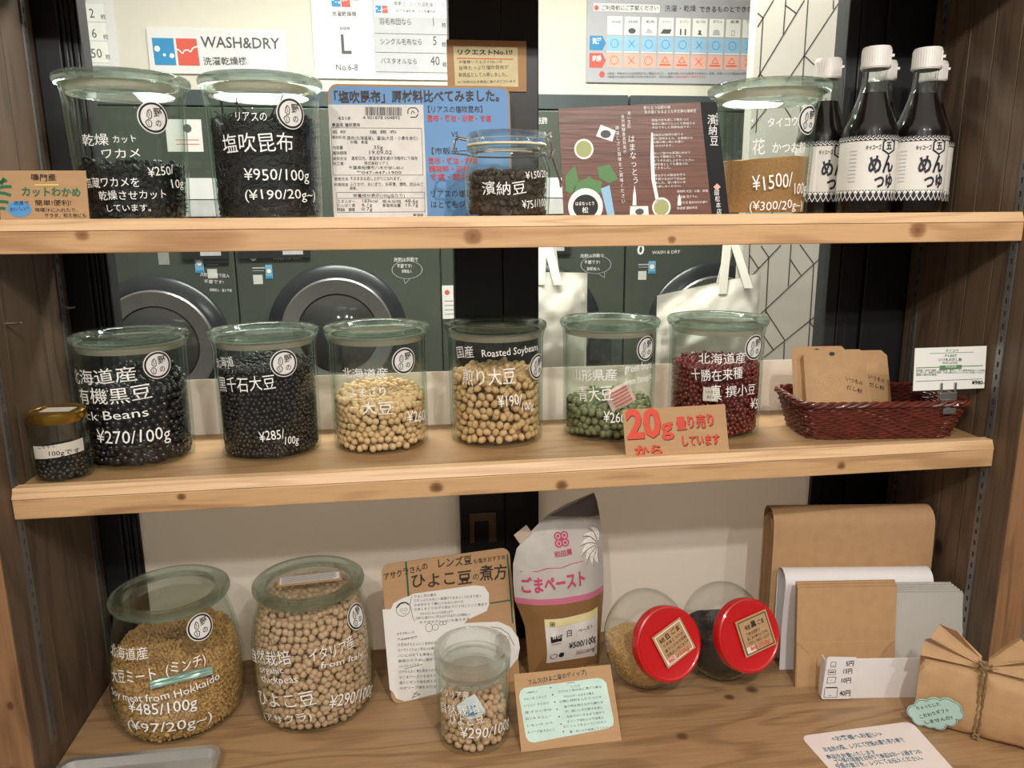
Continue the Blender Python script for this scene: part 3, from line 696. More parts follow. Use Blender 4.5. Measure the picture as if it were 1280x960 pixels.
  ('不要です!',-0.1896,0.4939,-0.1426,0.4932,0.0123,'w',0),
  ('自動投入',-0.1754,0.4788,-0.1432,0.4783,0.0099,'w',0),
  ('洗剤は自動で',0.3932,0.5174,0.4722,0.5163,0.0114,'w',0),
  ('不要です!',0.4066,0.4969,0.4593,0.4961,0.0115,'w',0),
  ('自動投入',0.4148,0.4764,0.4597,0.4756,0.0102,'w',0),
  ('WASH & DRY',0.6319,0.5242,0.7263,0.5255,0.0103,'w',0),
  ('洗濯物',0.2580,0.9249,0.2854,0.9251,0.0187,'w',0),
  ('乾燥・L',0.2580,0.8849,0.3006,0.8852,0.0165,'w',0),
 ],
 'gift': [
  ('ちょっとした',-0.0634,0.0221,-0.0378,0.0379,0.0045,'e',1),
  ('こだわりギフト',-0.0587,0.0109,-0.0266,0.0327,0.0050,'e',1),
  ('しませんか?',-0.0526,0.0048,-0.0222,0.0239,0.0050,'e',1),
 ],
}
LOGO = {'J1':(0.7395,0.1109), 'J2':(0.6465,0.1159), 'JK':(0.4821,0.1127), 'M1':(0.7573,0.1249), 'M2':(0.5113,0.1225), 'M3':(0.5706,0.1193), 'M4':(0.8911,0.1035), 'M5':(0.5826,0.1247), 'M6':(0.4643,0.1243), 'B1':(0.7530,0.1486), 'B2':(1.0345,0.1419)}
SC.cycles.transparent_max_bounces = 64; SC.cycles.max_bounces = 14; SC.cycles.transmission_bounces = 12; SC.cycles.glossy_bounces = 6; SC.cycles.diffuse_bounces = 4
# ------------------------------------------------------------------ levels of the shelf unit (m above the counter top)
MID_Z, TOP_Z, UP_Z = .353, .645, .960
BACK = .2113
PLANK = wood('dark stained plank', (102, 82, 63), (50, 38, 29), 'Z', rings=34, rough=.55, contrast=.8, sq=6, streak=.55,
             knots=((-.62, -.0352, .045, .011), (-.603, .09, .30, .008), (.603, .08, .17, .009)))
POST = wood('oiled post wood', (152, 112, 76), (92, 62, 40), 'Z', rings=30, rough=.5, contrast=.8, sq=6, streak=.5, knots=((-.622, -.0352, .02, .011), (-.615, -.0352, .115, .004)))
COUNTER = wood('counter pine', (166, 132, 94), (104, 74, 48), 'X', rings=46, rough=.42, contrast=.8, sq=6, streak=.45, offset=(.3, .1, 0),
               knots=((-.13, .015, 0, .008), (.262, .018, 0, .006), (.30, .03, 0, .007), (-.20, -.06, 0, .005), (.17, -.05, 0, .006)))
SHELFW = wood('shelf pine', (168, 132, 92), (110, 78, 50), 'X', rings=40, rough=.42, contrast=.7, sq=6, streak=.4, offset=(.7, .3, .2))
FASCIA_T = wood('fascia pine', (212, 170, 124), (154, 107, 69), 'X', rings=34, rough=.42, contrast=.95, sq=7, streak=.35, offset=(.1, .8, .2),
                knots=((-.081, 0, .6262, .0085), (.458, 0, .628, .0088), (-.491, 0, .633, .006), (.15, 0, .62, .004)))
FASCIA_M = wood('knotty fascia pine', (210, 168, 122), (134, 92, 58), 'X', rings=38, rough=.42, contrast=1.0, sq=7, streak=.4, offset=(.5, .2, .9),
                knots=((-.130, 0, .333, .0065), (.022, 0, .3265, .006), (.386, 0, .333, .005), (-.42, 0, .338, .004)))
LIP = wood('straight grain lip', (222, 184, 140), (176, 132, 90), 'X', rings=30, rough=.42, contrast=1.0, sq=26, streak=.35, offset=(.2, .1, .5))
# floor of the shop and the laundry room
f = struct(MB().box(-3, 3, -3, 1.66, -LIFT-.05, -LIFT).build('floor', mat('grey floor tile', (120, 112, 102), .5, var=.1, scale=3)))
# side walls of the shelf bay: boards side by side with dark gaps
def side_wall(name, sx):
    mb = MB(); ys = [-.0352, .0420, .1290, .2113] if sx < 0 else [-.0352, .0440, .0890, .1340, .2113]
    x0, x1 = (sx*.6, sx*.645)
    for a, b in zip(ys[:-1], ys[1:]):
        mb.box(min(x0, x1), max(x0, x1), a+(.0008 if a > 0 else 0), b-.0008, -.03, 1.02, 1 if a < 0 and False else 0)
    mb.box(min(sx*.604, x1), max(sx*.604, x1), -.034, .2113, -.03, 1.02, 0)
    # front post face
    mb.box(min(sx*.6005, sx*.6445), max(sx*.6005, sx*.6445), -.0372, -.0352, -.75, 1.02, 1)
    return struct(mb.build(name, [PLANK, POST], bevel=.0008))
side_wall('wall_left', -1); side_wall('wall_right', 1)
# counter (bottom board)
o = MB().box(-.5995, .5995, -.285, .2105, -.032, 0).build('counter', COUNTER, bevel=.002)
tag(o, 'deep pine counter board at the bottom of the shelf bay', 'shelf')
def shelf(z, zt, lab, fmat, x1=.5995, hidden=False):
    t = thing('shelf', lab, 'shelf', (0, 0, 0), group='pine shelves of the bay')
    MB().box(-.5995, x1, .0185, .2105, z-.018, z).build('board', SHELFW, t, bevel=.0008)
    h = .0354
    # front lip: bevelled upper strip over a plain fascia
    m = MB(); n = [(0.0052, zt), (.0185, zt), (.0185, zt-.0122), (0, zt-.0122), (0, zt-.0112)]
    v = [(-.5995, y, q) for y, q in n]+[(x1, y, q) for y, q in n]; k = len(n)
    m.add(v, [tuple(range(k))[::-1], tuple(range(k, 2*k))]+[(i, (i+1) % k, (i+1) % k+k, i+k) for i in range(k)])
    m.build('front_lip', LIP, t, bevel=.0006)
    MB().box(-.5995, x1, .0004, .0185, zt-h, zt-.0124).build('fascia', fmat, t, bevel=.0012)
    return t
shelf(MID_Z, .3563, 'knotty pine shelf carrying the six big bean jars and the basket', FASCIA_M)
shelf(TOP_Z, .6485, 'pine shelf carrying the blue poster, the bottles and four glass jars', FASCIA_T)
shelf(UP_Z, UP_Z+.003, 'pine shelf above the bottles, out of view over the jars', FASCIA_T)
# slotted metal standards let into the side walls
def standard(sx, y, lab, z0):
    mb = MB(); w_ = .0055; x = sx*.6
    th = sx*-.0022
    xs = sorted((x, x+th))
    # strip with slots left open: rails and bridges
    mb.box(*xs, y-w_, y-.0016, z0, 1.0); mb.box(*xs, y+.0016, y+w_, z0, 1.0)
    z = z0; first = True
    while z < 1.0:
        mb.box(*xs, y-.0016, y+.0016, z, min(z+.0095, 1.0)); z += .0165
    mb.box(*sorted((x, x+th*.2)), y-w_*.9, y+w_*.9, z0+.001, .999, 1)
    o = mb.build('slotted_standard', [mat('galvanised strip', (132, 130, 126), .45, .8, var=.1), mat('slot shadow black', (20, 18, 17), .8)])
    tag(o, lab, 'shelf standard', 'slotted metal standards on the side walls')
standard(-1, .0113, 'slotted metal strip on the left plank wall near its front edge', .030)
standard(-1, .1876, 'slotted metal strip on the left plank wall near the glass', .022)
standard(1, .0113, 'slotted metal strip on the right plank wall near its front edge', .030)
standard(1, .1876, 'slotted metal strip on the right plank wall near the glass', .022)
def hook(loc, lab):
    mb = MB().tube([(0, 0, 0), (.012, 0, 0), (.016, 0, .001)], .0016, 8)
    o = mb.build('shelf_hook', CHROME, loc=loc); tag(o, lab, 'hook', 'empty hooks in the left strips')
hook((-.598, .042, .536), 'small metal hook sticking out of the left plank wall, nearer the front')
hook((-.598, .185, .537), 'small metal hook sticking out of the left plank wall, nearer the glass')
# ------------------------------------------------------------------ glass doors behind the shelves
def film():
    m, nt, out = newmat('frosted white film'); N = nt.nodes; K = nt.links
    d = N.new('ShaderNodeBsdfDiffuse'); d.inputs[0].default_value = (*lin((240, 234, 224)), 1); t = N.new('ShaderNodeBsdfTranslucent'); t.inputs[0].default_value = (*lin((250, 238, 228)), 1)
    tc = N.new('ShaderNodeTexCoord'); mp = N.new('ShaderNodeMapping'); mp.inputs['Scale'].default_value = (1, 1, .12); K.new(tc.outputs['Object'], mp.inputs[0])
    nz = N.new('ShaderNodeTexNoise'); nz.inputs['Scale'].default_value = 60; K.new(mp.outputs[0], nz.inputs[0])
    mr = N.new('ShaderNodeMapRange'); mr.inputs[3].default_value = .34; mr.inputs[4].default_value = .40; K.new(nz.outputs[0], mr.inputs[0])
    x = N.new('ShaderNodeMixShader'); K.new(mr.outputs[0], x.inputs[0]); K.new(d.outputs[0], x.inputs[1]); K.new(t.outputs[0], x.inputs[2]); K.new(x.outputs[0], out.inputs[0]); return m
FILM = film()
GREYFR = mat('slate grey frame', (40, 43, 45), .4, var=.06)
def door(name, panes, stiles):
    t = bpy.data.objects.new(name, None); COL.objects.link(t); t.location = (0, 0, LIFT); t['kind'] = 'structure'
    for i, (x0, x1, y0, mm) in enumerate(stiles):
        MB().box(x0, x1, y0, .252, -.05, 1.25).build('stile', mm, t, bevel=.0015)
    x0, x1 = panes
    MB().box(x0, x1, .2265, .2305, .42, 1.25).build('pane', PANE, t)
    MB().box(x0, x1, .2252, .2262, -.05, .4285).build('frosted_film', FILM, t)
    MB().box(x0, x1, .2265, .2305, -.05, .42).build('lower_pane', PANE, t)
    return t
d1 = door('door_1', (-.556, -.089), [(-.645, -.571, .2125, BLACKFR), (-.5708, -.5655, .219, GREYFR), (-.5652, -.5605, .2185, BLACKFR), (-.5602, -.5535, .222, GREYFR), (-.5532, -.5495, .2215, BLACKFR), (-.090, -.0226, .2115, BLACKFR)])
h = MB().box(-.0762, -.0365, .2095, .2115, .165, .2125, 0).box(-.0695, -.0475, .2088, .2097, .160, .1995, 1)
h.build('flush_handle', [mat('bronze handle plate', (122, 104, 84), .4, .6), BLACKFR], d1)
d2 = door('door_2', (.028, .478), [(-.0212, .0296, .2115, BLACKFR), (.4735, .492, .2185, GREYFR), (.4922, .506, .2165, BLACKFR), (.507, .530, .2195, BLACKFR), (.531, .645, .2135, BLACKFR)])
# ------------------------------------------------------------------ the laundry room behind the glass
CREAM = mat('cream wall paint', (218, 212, 196), .8, var=.02)
struct(MB().box(-2.2, 2.4, 1.60, 1.66, -LIFT, 1.9).build('wall_back', CREAM))
# tiled partition with grout lines
tw = MB().box(.757, 1.75, 1.15, 1.19, -LIFT, 1.7, 0)
TILE = [(0.801, 1.186, 0.762, 1.121), (0.834, 1.187, 0.833, 1.104), (0.833, 1.175, 0.865, 1.156), (0.885, 1.188, 0.761, 0.983), (0.895, 1.189, 0.895, 1.053), (0.775, 1.008, 0.804, 0.983), (0.775, 1.143, 0.775, 0.981), (0.76, 1.154, 0.775, 1.143), (0.985, 1.191, 0.895, 1.054), (0.895, 1.054, 0.847, 0.983), (0.895, 1.054, 0.895, 0.98), (0.897, 1.053, 0.945, 1.016), (0.965, 1.19, 0.966, 1.168), (0.775, 0.568, 0.777, 0.474), (0.808, 0.564, 0.832, 0.533), (0.865, 0.565, 0.76, 0.456), (0.777, 0.539, 0.805, 0.502), (0.832, 0.533, 0.834, 0.377), (0.895, 0.567, 0.895, 0.451), (0.896, 0.525, 0.93, 0.482), (0.921, 0.566, 0.965, 0.514), (1.011, 0.553, 0.82, 0.377), (0.966, 0.512, 0.969, 0.249), (0.833, 0.385, 0.897, 0.298), (1.008, 0.385, 0.79, 0.215), (0.895, 0.294, 0.897, 0.238), (0.833, 0.313, 0.865, 0.271), (0.968, 0.35, 1.008, 0.297), (0.967, 0.273, 0.993, 0.239), (.847, .983, .76, .87), (.895, .98, .895, .80), (.804, .983, .87, .90), (.774, .98, .774, .86), (.99, .9, .76, .67), (.865, .76, .93, .66), (.834, .73, .834, .6), (.965, .95, .965, .87)]
for x0, z0, x1, z1 in TILE: tw.strip([(x0, z0), (x1, z1)], .0032, 1.1494, 1)
struct(tw.build('wall_tiled', [mat('glazed beige tile', (204, 197, 186), .12, var=.03, scale=6), mat('dark grout', (72, 68, 66), .8)]))
# wall posters
def plate(name, lab, cat, x0, x1, z0, z1, y=1.5985, col=PAPER, thick=.0035):
    t = thing(name, lab, cat, ((x0+x1)/2, y, z0))
    MB().box(-(x1-x0)/2, (x1-x0)/2, -thick, 0, 0, z1-z0).build('board', col, t)
    return t
WHITEB = mat('white sign board', (226, 224, 222), .5, var=.01)
GREYB = mat('pale grey print area', (212, 210, 208), .6, var=.01)
def wall_text(t, sel, off, y=-.0042, extra=None, name='lettering'):
    ox, oz = off; cols = []; mb = MB()
    def ci(c):
        if c not in cols: cols.append(c)
        return cols.index(c)
    if extra: extra(mb, ci)
    for (s, u0, v0, u1, v1, h, c, wt) in TEXTS['wall']:
        if sel(s, u0, v0): write(mb, s, u0, v0, u1, v1, h, ci(c), wt, lambda u, v: (u-ox, y, v-oz))
    mb.build(name, [ink(c) for c in cols], face(t), fixn=False)
def rect(mb, x0, x1, z0, z1, y, mi): mb.add([(x0, y, z0), (x1, y, z0), (x1, y, z1), (x0, y, z1)], [(0, 1, 2, 3)], mi)
def logo_blocks(mb, ci, x, z, s, y):
    mb.poly([(x, z+s*1.2), (x+s*.03, z), (x+s, z), (x+s*.97, z+s*1.2)], y, ci('t')); mb.poly([(x+s*1.08, z+s*1.2), (x+s*1.11, z), (x+s*2.08, z), (x+s*2.02, z+s*1.2)], y, ci('m'))
    for dx, dz, r in ((.2, .72, .13), (.5, .45, .07), (.84, .42, .11)): mb.disc(x+s*dx, z+s*dz, s*r, y-.0004, ci('c'), n=16)
    mb.strip([(x+s*1.09, z+s*.72), (x+s*1.2, z+s*.66), (x+s*1.33, z+s*.52), (x+s*1.42, z+s*.66), (x+s*1.58, z+s*.70), (x+s*1.7, z+s*.6), (x+s*1.82, z+s*.78), (x+s*2.04, z+s*.86)], s*.06, y-.0004, ci('c'))
# left poster
p = plate('price_poster', 'white laundry poster behind the glass with 2, 6 and 50 sheet counts', 'poster', -1.36, -.954, 1.0585, 1.42, col=WHITEB); o_ = (-1.157, 1.0585)
def ex(mb, ci):
    rect(mb, -.193, .177, .022, .183, -.0038, ci('x') if False else ci('c'))
    for z in (.135, .085, .026): rect(mb, -.19, .18, z, z+.0016, -.0041, ci('x'))
wall_text(p, lambda s, u, v: u < -.93, o_, extra=ex)
# wash & dry sign
p = plate('laundry_sign', 'white sign reading WASH&DRY with blue and red squares', 'sign', -.871, -.486, 1.0605, 1.183, col=WHITEB); o_ = (-.6785, 1.0605)
wall_text(p, lambda s, u, v: -.74 < u < -.45, o_, extra=lambda mb, ci: logo_blocks(mb, ci, -.1795, .0225, .0605, -.0042))
# big size L poster
p = plate('size_poster', 'white laundry poster with a big letter L and a load table', 'poster', -.407, .06, 1.0535, 1.42, col=WHITEB); o_ = (-.1735, 1.0535)
def ex(mb, ci):
    rect(mb, -.058, .23, .014, .33, -.0038, ci('x'))
    rect(mb, -.052, .23, .174, .330, -.0041, ci('c'))
    for z in (.127, .0746, .020): rect(mb, -.054, .23, z, z+.0014, -.0041, ci('d'))
    logo_blocks(mb, ci, -.049, .183, .0175, -.0044); logo_blocks(mb, ci, -.175, .198, .026, -.0044)
wall_text(p, lambda s, u, v: -.42 < u < .1, o_, y=-.0046, extra=ex)
# usage chart
p = plate('usage_chart', 'grey laundry chart of circles and crosses in blue and salmon rows', 'chart', .4145, 1.03, 1.054, 1.42, col=mat('grey chart board', (176, 176, 180), .6, var=.01)); o_ = (.722, 1.054)
def ex(mb, ci):
    ox, oz = o_
    rect(mb, .4345-ox, .643-ox, 1.259-oz, 1.281-oz, -.0038, ci('c')); mb.disc(.4435-ox, 1.268-oz, .0075, -.0042, ci('m'))
    for i in range(10):
        x = .4785+.0545*i-ox; xx = x+.0475
        rect(mb, x, xx, 1.193-oz, 1.2455-oz, -.0038, ci('c')); rect(mb, x, xx, 1.1468-oz, 1.189-oz, -.0038, ci('s')); rect(mb, x, xx, 1.1425-oz, 1.1455-oz, -.0038, ci('c')); rect(mb, x, xx, 1.098-oz, 1.139-oz, -.0038, ci('o'))
        cx = (x+xx)/2
        kind = 'oxoooxoox'[i] if i < 9 else 'x'; k2 = 'oxottxttx'[i] if i < 9 else 'o'
        for kk, cz, c in ((kind, 1.168-oz, 't'), (k2, 1.1195-oz, 'm')):
            if kk == 'o': mb.disc(cx, cz, .0128, -.0042, ci(c), ri=.0112, n=24)
            elif kk == 'x':
                mb.strip([(cx-.010, cz-.011), (cx+.010, cz+.011)], .0018, -.0042, ci(c)); mb.strip([(cx-.010, cz+.011), (cx+.010, cz-.011)], .0018, -.0042, ci(c))
            else:
                mb.strip([(cx-.011, cz-.004), (cx+.011, cz-.004), (cx, cz+.013), (cx-.011, cz-.004)], .0018, -.0042, ci(c)); rect(mb, cx-.018, cx+.018, cz-.013, cz-.009, -.0042, ci(c))
        g = ci('d'); gz = 1.205-oz
        [lambda: mb.disc(cx, gz, .006, -.0042, ci('x'), ri=.005, sx=2.2), lambda: mb.disc(cx, gz, .008, -.0042, g, sx=1.5), lambda: mb.poly([(cx-.012, gz-.006), (cx+.012, gz-.006), (cx+.008, gz+.004), (cx-.004, gz+.009)], -.0042, ci('x')),
         lambda: mb.poly([(cx-.018, gz-.006), (cx+.012, gz-.006), (cx+.018, gz+.007), (cx-.009, gz+.007)], -.0042, g), lambda: (rect(mb, cx-.010, cx-.005, gz-.009, gz+.009, -.0042, g), rect(mb, cx+.005, cx+.010, gz-.009, gz+.009, -.0042, g)),
         lambda: mb.poly([(cx-.007, gz-.007), (cx+.007, gz-.007), (cx+.003, gz), (cx+.005, gz+.006), (cx-.005, gz+.006), (cx-.003, gz)], -.0042, g), lambda: mb.poly([(cx-.012, gz-.007), (cx+.012, gz-.007), (cx+.009, gz+.007), (cx, gz+.01), (cx-.009, gz+.007)], -.0042, ci('x')),
         lambda: mb.strip([(cx-.005, gz-.007), (cx+.005, gz-.007), (cx+.005, gz+.007), (cx-.005, gz+.007), (cx-.005, gz-.007)], .001, -.0042, g), lambda: mb.disc(cx, gz, .009, -.0042, ci('x'), ri=.0078, sx=.8), lambda: mb.disc(cx, gz, .006, -.0042, g)][i]()
    for z0, z1, c in ((1.1475, 1.1885, 't'), (1.0965, 1.139, 'm')):
        z0 -= oz; z1 -= oz; mb.poly([(.4235-ox, z0), (.464-ox, z0), (.475-ox, (z0+z1)/2), (.464-ox, z1), (.4235-ox, z1)], -.004, ci(c))
    mb.disc(.4637-ox, 1.0775-oz, .009, -.0042, ci('m'))
wall_text(p, lambda s, u, v: u > .41, o_, y=-.0046, extra=ex)
# washing machines
GREEN = mat('dark green enamel', (72, 79, 69), .32, var=.04, scale=3)
DGREY = mat('dark grey trim', (72, 80, 80), .35, var=.03)
RINGD = mat('dark door ring', (36, 40, 43), .25, var=.05)
RINGL = mat('grey door rim', (126, 124, 121), .3, .55, var=.05)
DOORG = mat('smoked door glass', (52, 52, 50), .08, 0, var=.2, scale=5)
def washer(x0, x1, dcx, dcz, lab, textsel, panel=None, r=.172):
    t = thing('washing_machine', lab, 'washing machine', ((x0+x1)/2, 1.56, -LIFT), group='green washing machines behind the glass'); m = (x0+x1)/2; zz = LIFT
    MB().box(x0-m, x1-m, 0, .04, 0, .965+zz).build('body', GREEN, t, bevel=.003)
    MB().box(x0-m+.001, x1-m-.001, -.004, .038, .968+zz, 1.012+zz).build('top_trim', DGREY, t, bevel=.002)
    MB().box(x0-m+.002, x1-m-.002, -.003, .0, .02, .135+zz).build('plinth', mat('pale grey plinth', (170, 168, 160), .5, var=.03), t)
    T = Matrix.Translation((dcx-m, 0, dcz+zz)) @ Matrix.Rotation(PI/2, 4, 'X')
    MB().lathe([(r*1.24, 0), (r*1.24, .012), (r*1.20, .02), (r*1.0, .028), (r*1.0, 0)], 64, T=T).build('door_surround', RINGD, t)
    d = MB().lathe([(r, .015), (r*1.0, .034), (r*.97, .038), (r*.72, .030), (r*.70, .015)], 64, T=T).build('door_rim', RINGL, t)
    MB().lathe([(r*.71, .018), (r*.70, .026), (r*.45, .050), (0, .060)], 48, T=T).build('door_glass', DOORG, t)
    lt = MB().box(dcx-m+r*1.0, min(dcx-m+r*1.42, x1-m-.004), -.034, -.004, dcz+zz-.11, dcz+zz-.005).build('door_latch', RINGD, t, bevel=.008)
    cols = []; mb = MB()
    def ci(c):
        if c not in cols: cols.append(c)
        return cols.index(c)
    for (s, u0, v0, u1, v1, h, c, wt) in TEXTS['mach']:
        if textsel(u0): mb = MB(); write(mb, s, u0-m, v0+zz, u1-m, v1+zz, h, 0, wt, flat(-.0012), random.Random(s), .05); mb.build('lettering', ink(c), t, fixn=False)
    return t, m
def sticker(t, m, x0, x1, z0, z1, rgb, name, extra=None):
    mb = MB(); rect(mb, x0-m, x1-m, z0+LIFT, z1+LIFT, -.0008, 0); mats = [mat(name+' paper', rgb, .6, var=.03)]
    if extra: extra(mb, mats)
    mb.build(name, mats, t)
GP = [('white sign board', 0)]
def info(x0, x1, z0, z1):
    def e(mb, mats):
        mats += [ink('d'), ink('t'), ink('c')]
        return mb
    return e
def blue_sticker(t, m, x0, x1, z0, z1):
    def e(mb, mats):
        mats += [ink('c'), ink('t')]; cx = (x0+x1)/2-m; cz = (z0+z1)/2+LIFT
        mb.disc(cx, cz+.002, (x1-x0)*.32, -.0012, 1, n=14); rect(mb, x0-m+.002, x1-m-.002, z0+LIFT, z0+LIFT+.008, -.0012, 2)
    sticker(t, m, x0, x1, z0, z1, (120, 176, 206), 'blue_sticker', e)
def code_sticker(t, m, x, z, s=.028):
    def e(mb, mats):
        mats += [ink('x')]; mb.strip([(x-m, z+s*1.75+LIFT), (x-m+s*1.3, z+s*1.75+LIFT)], .004, -.0012, 1); mb.strip([(x-m, z+s*1.45+LIFT), (x-m+s*1.2, z+s*1.45+LIFT)], .002, -.0012, 1)
    sticker(t, m, x, x+s, z, z+s, (214, 212, 206), 'square_sticker', e)
def control(t, m, x0, x1):
    """white detergent flap over a pale strip and the black coin panel"""
    mb = MB(); z = LIFT
    mb.box(x0-m, x1-m, -.012, 0, .705+z, .765+z, 0); mb.box(x0-m, x1-m, -.010, 0, .655+z, .703+z, 1); mb.box(x0-m, x1-m, -.008, 0, .53+z, .652+z, 2)
    for i in range(3): rect(mb, x0-m+.02, x1-m-.10, .668+z+.011*i, .671+z+.011*i, -.0104, 3)
    mb.disc(x0-m+.05, .59+z, .009, -.0086, 4); rect(mb, x1-m-.08, x1-m-.02, .54+z, .62+z, -.0086, 1)
    mb.build('control_panel', [WHITEB, mat('pale grey strip', (196, 196, 194), .5), mat('black coin panel', (40, 42, 44), .4), ink('d'), ink('m')], t)
G1 = 'dark green washing machine seen behind the big black bean jar, leftmost'
t, m = washer(-1.30, -.676, -.915, .271, 'dark green washing machine behind the big black bean jar, leftmost', lambda u: u < -.68)
blue_sticker(t, m, -.790, -.765, .489, .545); code_sticker(t, m, -.756, .472); control(t, m, -.82, -.69)
sticker(t, m, -.835, -.735, .84, .93, (226, 224, 218), 'notice', lambda mb, mats: (mats.extend([ink('d'), ink('m')]), mb.disc(-.775-m, .905+LIFT, .012, -.0012, 1, n=14), [rect(mb, -.81-m, -.745-m, .86+.012*i+LIFT, .862+.012*i+LIFT, -.0012, 2) for i in range(2)]))
MB().box(-.765-m, -.690-m, -.006, 0, .515+LIFT, .60+LIFT).build('button_panel', RINGD, t, bevel=.002)
sticker(t, m, -.893, -.862, .515, .56, (150, 150, 146), 'grey_sticker')
t, m = washer(-.672, -.056, -.377, .297, 'dark green washing machine behind the small black bean jar and the soybean jar', lambda u: -.68 < u < -.04)
code_sticker(t, m, -.624, .452); blue_sticker(t, m, -.586, -.566, .468, .51); control(t, m, -.66, -.45)
MB().box(-.40-m, -.30-m, -.006, 0, .56+LIFT, .64+LIFT).build('button_panel', RINGD, t, bevel=.002)
for s_, (dx) in ((1, 0),):
    mb = MB()
    mb.disc(-.158-m, .488+LIFT, .028, -.0012, 0, ri=.0268, sx=1.7); mb.strip([(-.17-m, .462+LIFT), (-.165-m, .445+LIFT), (-.150-m, .461+LIFT)], .0014, -.0012, 0); mb.build('speech_bubble', ink('x'), t)
t, m = washer(-.052, .540, .25, .29, 'dark green washing machine behind the roasted soybeans and the green soybeans', lambda u: -.04 < u < .54)
sticker(t, m, -.051, .03, .331, .437, (216, 214, 208), 'notice', lambda mb, mats: (mats.extend([ink('d'), ink('m')]), mb.disc(-.035-m, .415+LIFT, .008, -.0012, 2, n=14), [rect(mb, -.044-m, .0-m, .345+.014*i+LIFT, .3465+.014*i+LIFT, -.0012, 1) for i in range(4)]))
control(t, m, .25, .36)
mb = MB(); mb.disc(.446-m, .494+LIFT, .029, -.0012, 0, ri=.0278, sx=1.75); mb.strip([(.455-m, .464+LIFT), (.475-m, .452+LIFT), (.475-m, .470+LIFT)], .0014, -.0012, 0); mb.build('speech_bubble', ink('x'), t)
t, m = washer(.546, 1.14, .845, .272, 'dark green washing machine behind the red azuki jar, rightmost', lambda u: u > .54, r=.182)
code_sticker(t, m, .587, .443); blue_sticker(t, m, .621, .645, .462, .503)
# tote bags hanging in the laundry room
TOTE = mat('white tote canvas', (226, 222, 208), .85, var=.03, scale=30, bump=.5, bscale=22)
RAIL_Y = 1.02
r = thing('hanging_rail', 'dark metal rail with tote bags behind the pine shelf', 'rail', (-.005, RAIL_Y, -LIFT))
MB().tube([(0, .02, 0), (0, .02, .610+LIFT)], .009, 10).build('post', BLACKFR, r); MB().tube([(-.02, .02, .612+LIFT), (.80, .02, .612+LIFT)], .007, 10).build('rail', BLACKFR, r)
MB().box(-.03, .03, -.12, .16, 0, .012).build('foot', BLACKFR, r, bevel=.002)
def tote(x0, x1, zt, zb, hx, lab, tilt):
    w_ = x1-x0; t = thing('tote_bag', lab, 'tote bag', ((x0+x1)/2, RAIL_Y-.012, zb), group='white tote bags on the rail'); rnd = random.Random(lab)
    nx, nz = 26, 26; mb = MB(); H = zt-zb
    for side in (-1, 1):
        vs = []
        for j in range(nz+1):
            for i in range(nx+1):
                a = i/nx*2-1; b = j/nz
                d = (1-a*a)**.5*.035*(math.sin(b*PI)*.8+.25*(1-b)) + .010*noise.noise(Vector((a*3+side, b*4, x0*9)))+.004*noise.noise(Vector((a*9+side, b*11, x0)))
                vs.append((a*w_/2, side*max(d, .0012)*(1 if abs(a) < .999 else 0), b*H+tilt*a*w_/2*b))
        fs = [(j*(nx+1)+i, j*(nx+1)+i+1, (j+1)*(nx+1)+i+1, (j+1)*(nx+1)+i) for j in range(nz) for i in range(nx)]
        mb.add(vs, fs, 0, True)
    mb.build('pouch', TOTE, t)
    for side in (-1, 1):
        h0, h1 = hx; top = (.620-zb)
        a0 = (h0, side*.014, H+tilt*h0-.03); a1 = (h1, side*.014, H+tilt*h1-.03); mid = ((h0+h1)/2+side*.008, .031*1, top)
        def q(k):
            s_ = k/10; 
            return tuple(Vector(a0).lerp(Vector(mid), s_*2) if s_ <= .5 else Vector(mid).lerp(Vector(a1), s_*2-1))
        pts = [Vector(q(k)) for k in range(11)]; vs = []; fs = []
        for p_ in pts: vs += [(p_.x-.011, p_.y-.001*side, p_.z), (p_.x+.011, p_.y-.001*side, p_.z), (p_.x+.011, p_.y+.001*side, p_.z), (p_.x-.011, p_.y+.001*side, p_.z)]
        for k in range(10): fs += [(4*k+i, 4*k+(i+1) % 4, 4*k+4+(i+1) % 4, 4*k+4+i) for i in range(4)]
        MB().add(vs, fs, 0).build('handle', TOTE, t)
tote(.055, .288, .513, .225, (-.005, .04), 'cream tote bag hanging beside the black door stiles', -.03)
tote(.47, .745, .475, .235, (.03, .10), 'white tote bag hanging in front of the rightmost washing machine door', .19)
# ------------------------------------------------------------------ glass jars
PM = [(0, .0605), (.006, .0628), (.12, .0634), (.139, .0636), (.1445, .0648), (.147, .0660)]
PR = dict(
 J1=[(0, .0575), (.10, .0625), (.138, .0638), (.147, .0665)], J2=[(0, .0610), (.10, .0632), (.138, .0640), (.147, .0662)],
 JK=[(0, .0545), (.10, .0575), (.128, .0592), (.140, .0625), (.147, .0680)],
 C=[(0, .0470), (.005, .0500), (.05, .0514), (.060, .0500), (.068, .0460), (.078, .0445)],
 M0=[(0, .0285), (.004, .0305), (.05, .0312), (.058, .0305), (.064, .0285), (.069, .0275)],
 B1=[(0, .0715), (.012, .0790), (.04, .0835), (.08, .0830), (.12, .0770), (.15, .0690), (.166, .0665)],
 B2=[(0, .0715), (.012, .0775), (.03, .0800), (.10, .0795), (.13, .0755), (.155, .0685), (.170, .0665)],
 S=[(0, .0445), (.006, .0462), (.08, .0465), (.095, .0465)])
for k in ('M1', 'M2', 'M3', 'M4', 'M5', 'M6'): PR[k] = PM
def rad(pr, z):
    if z <= pr[0][0]: return pr[0][1]
    for (a, ra), (b, rb) in zip(pr[:-1], pr[1:]):
        if z <= b: return ra+(rb-ra)*(z-a)/(b-a)
    return pr[-1][1]
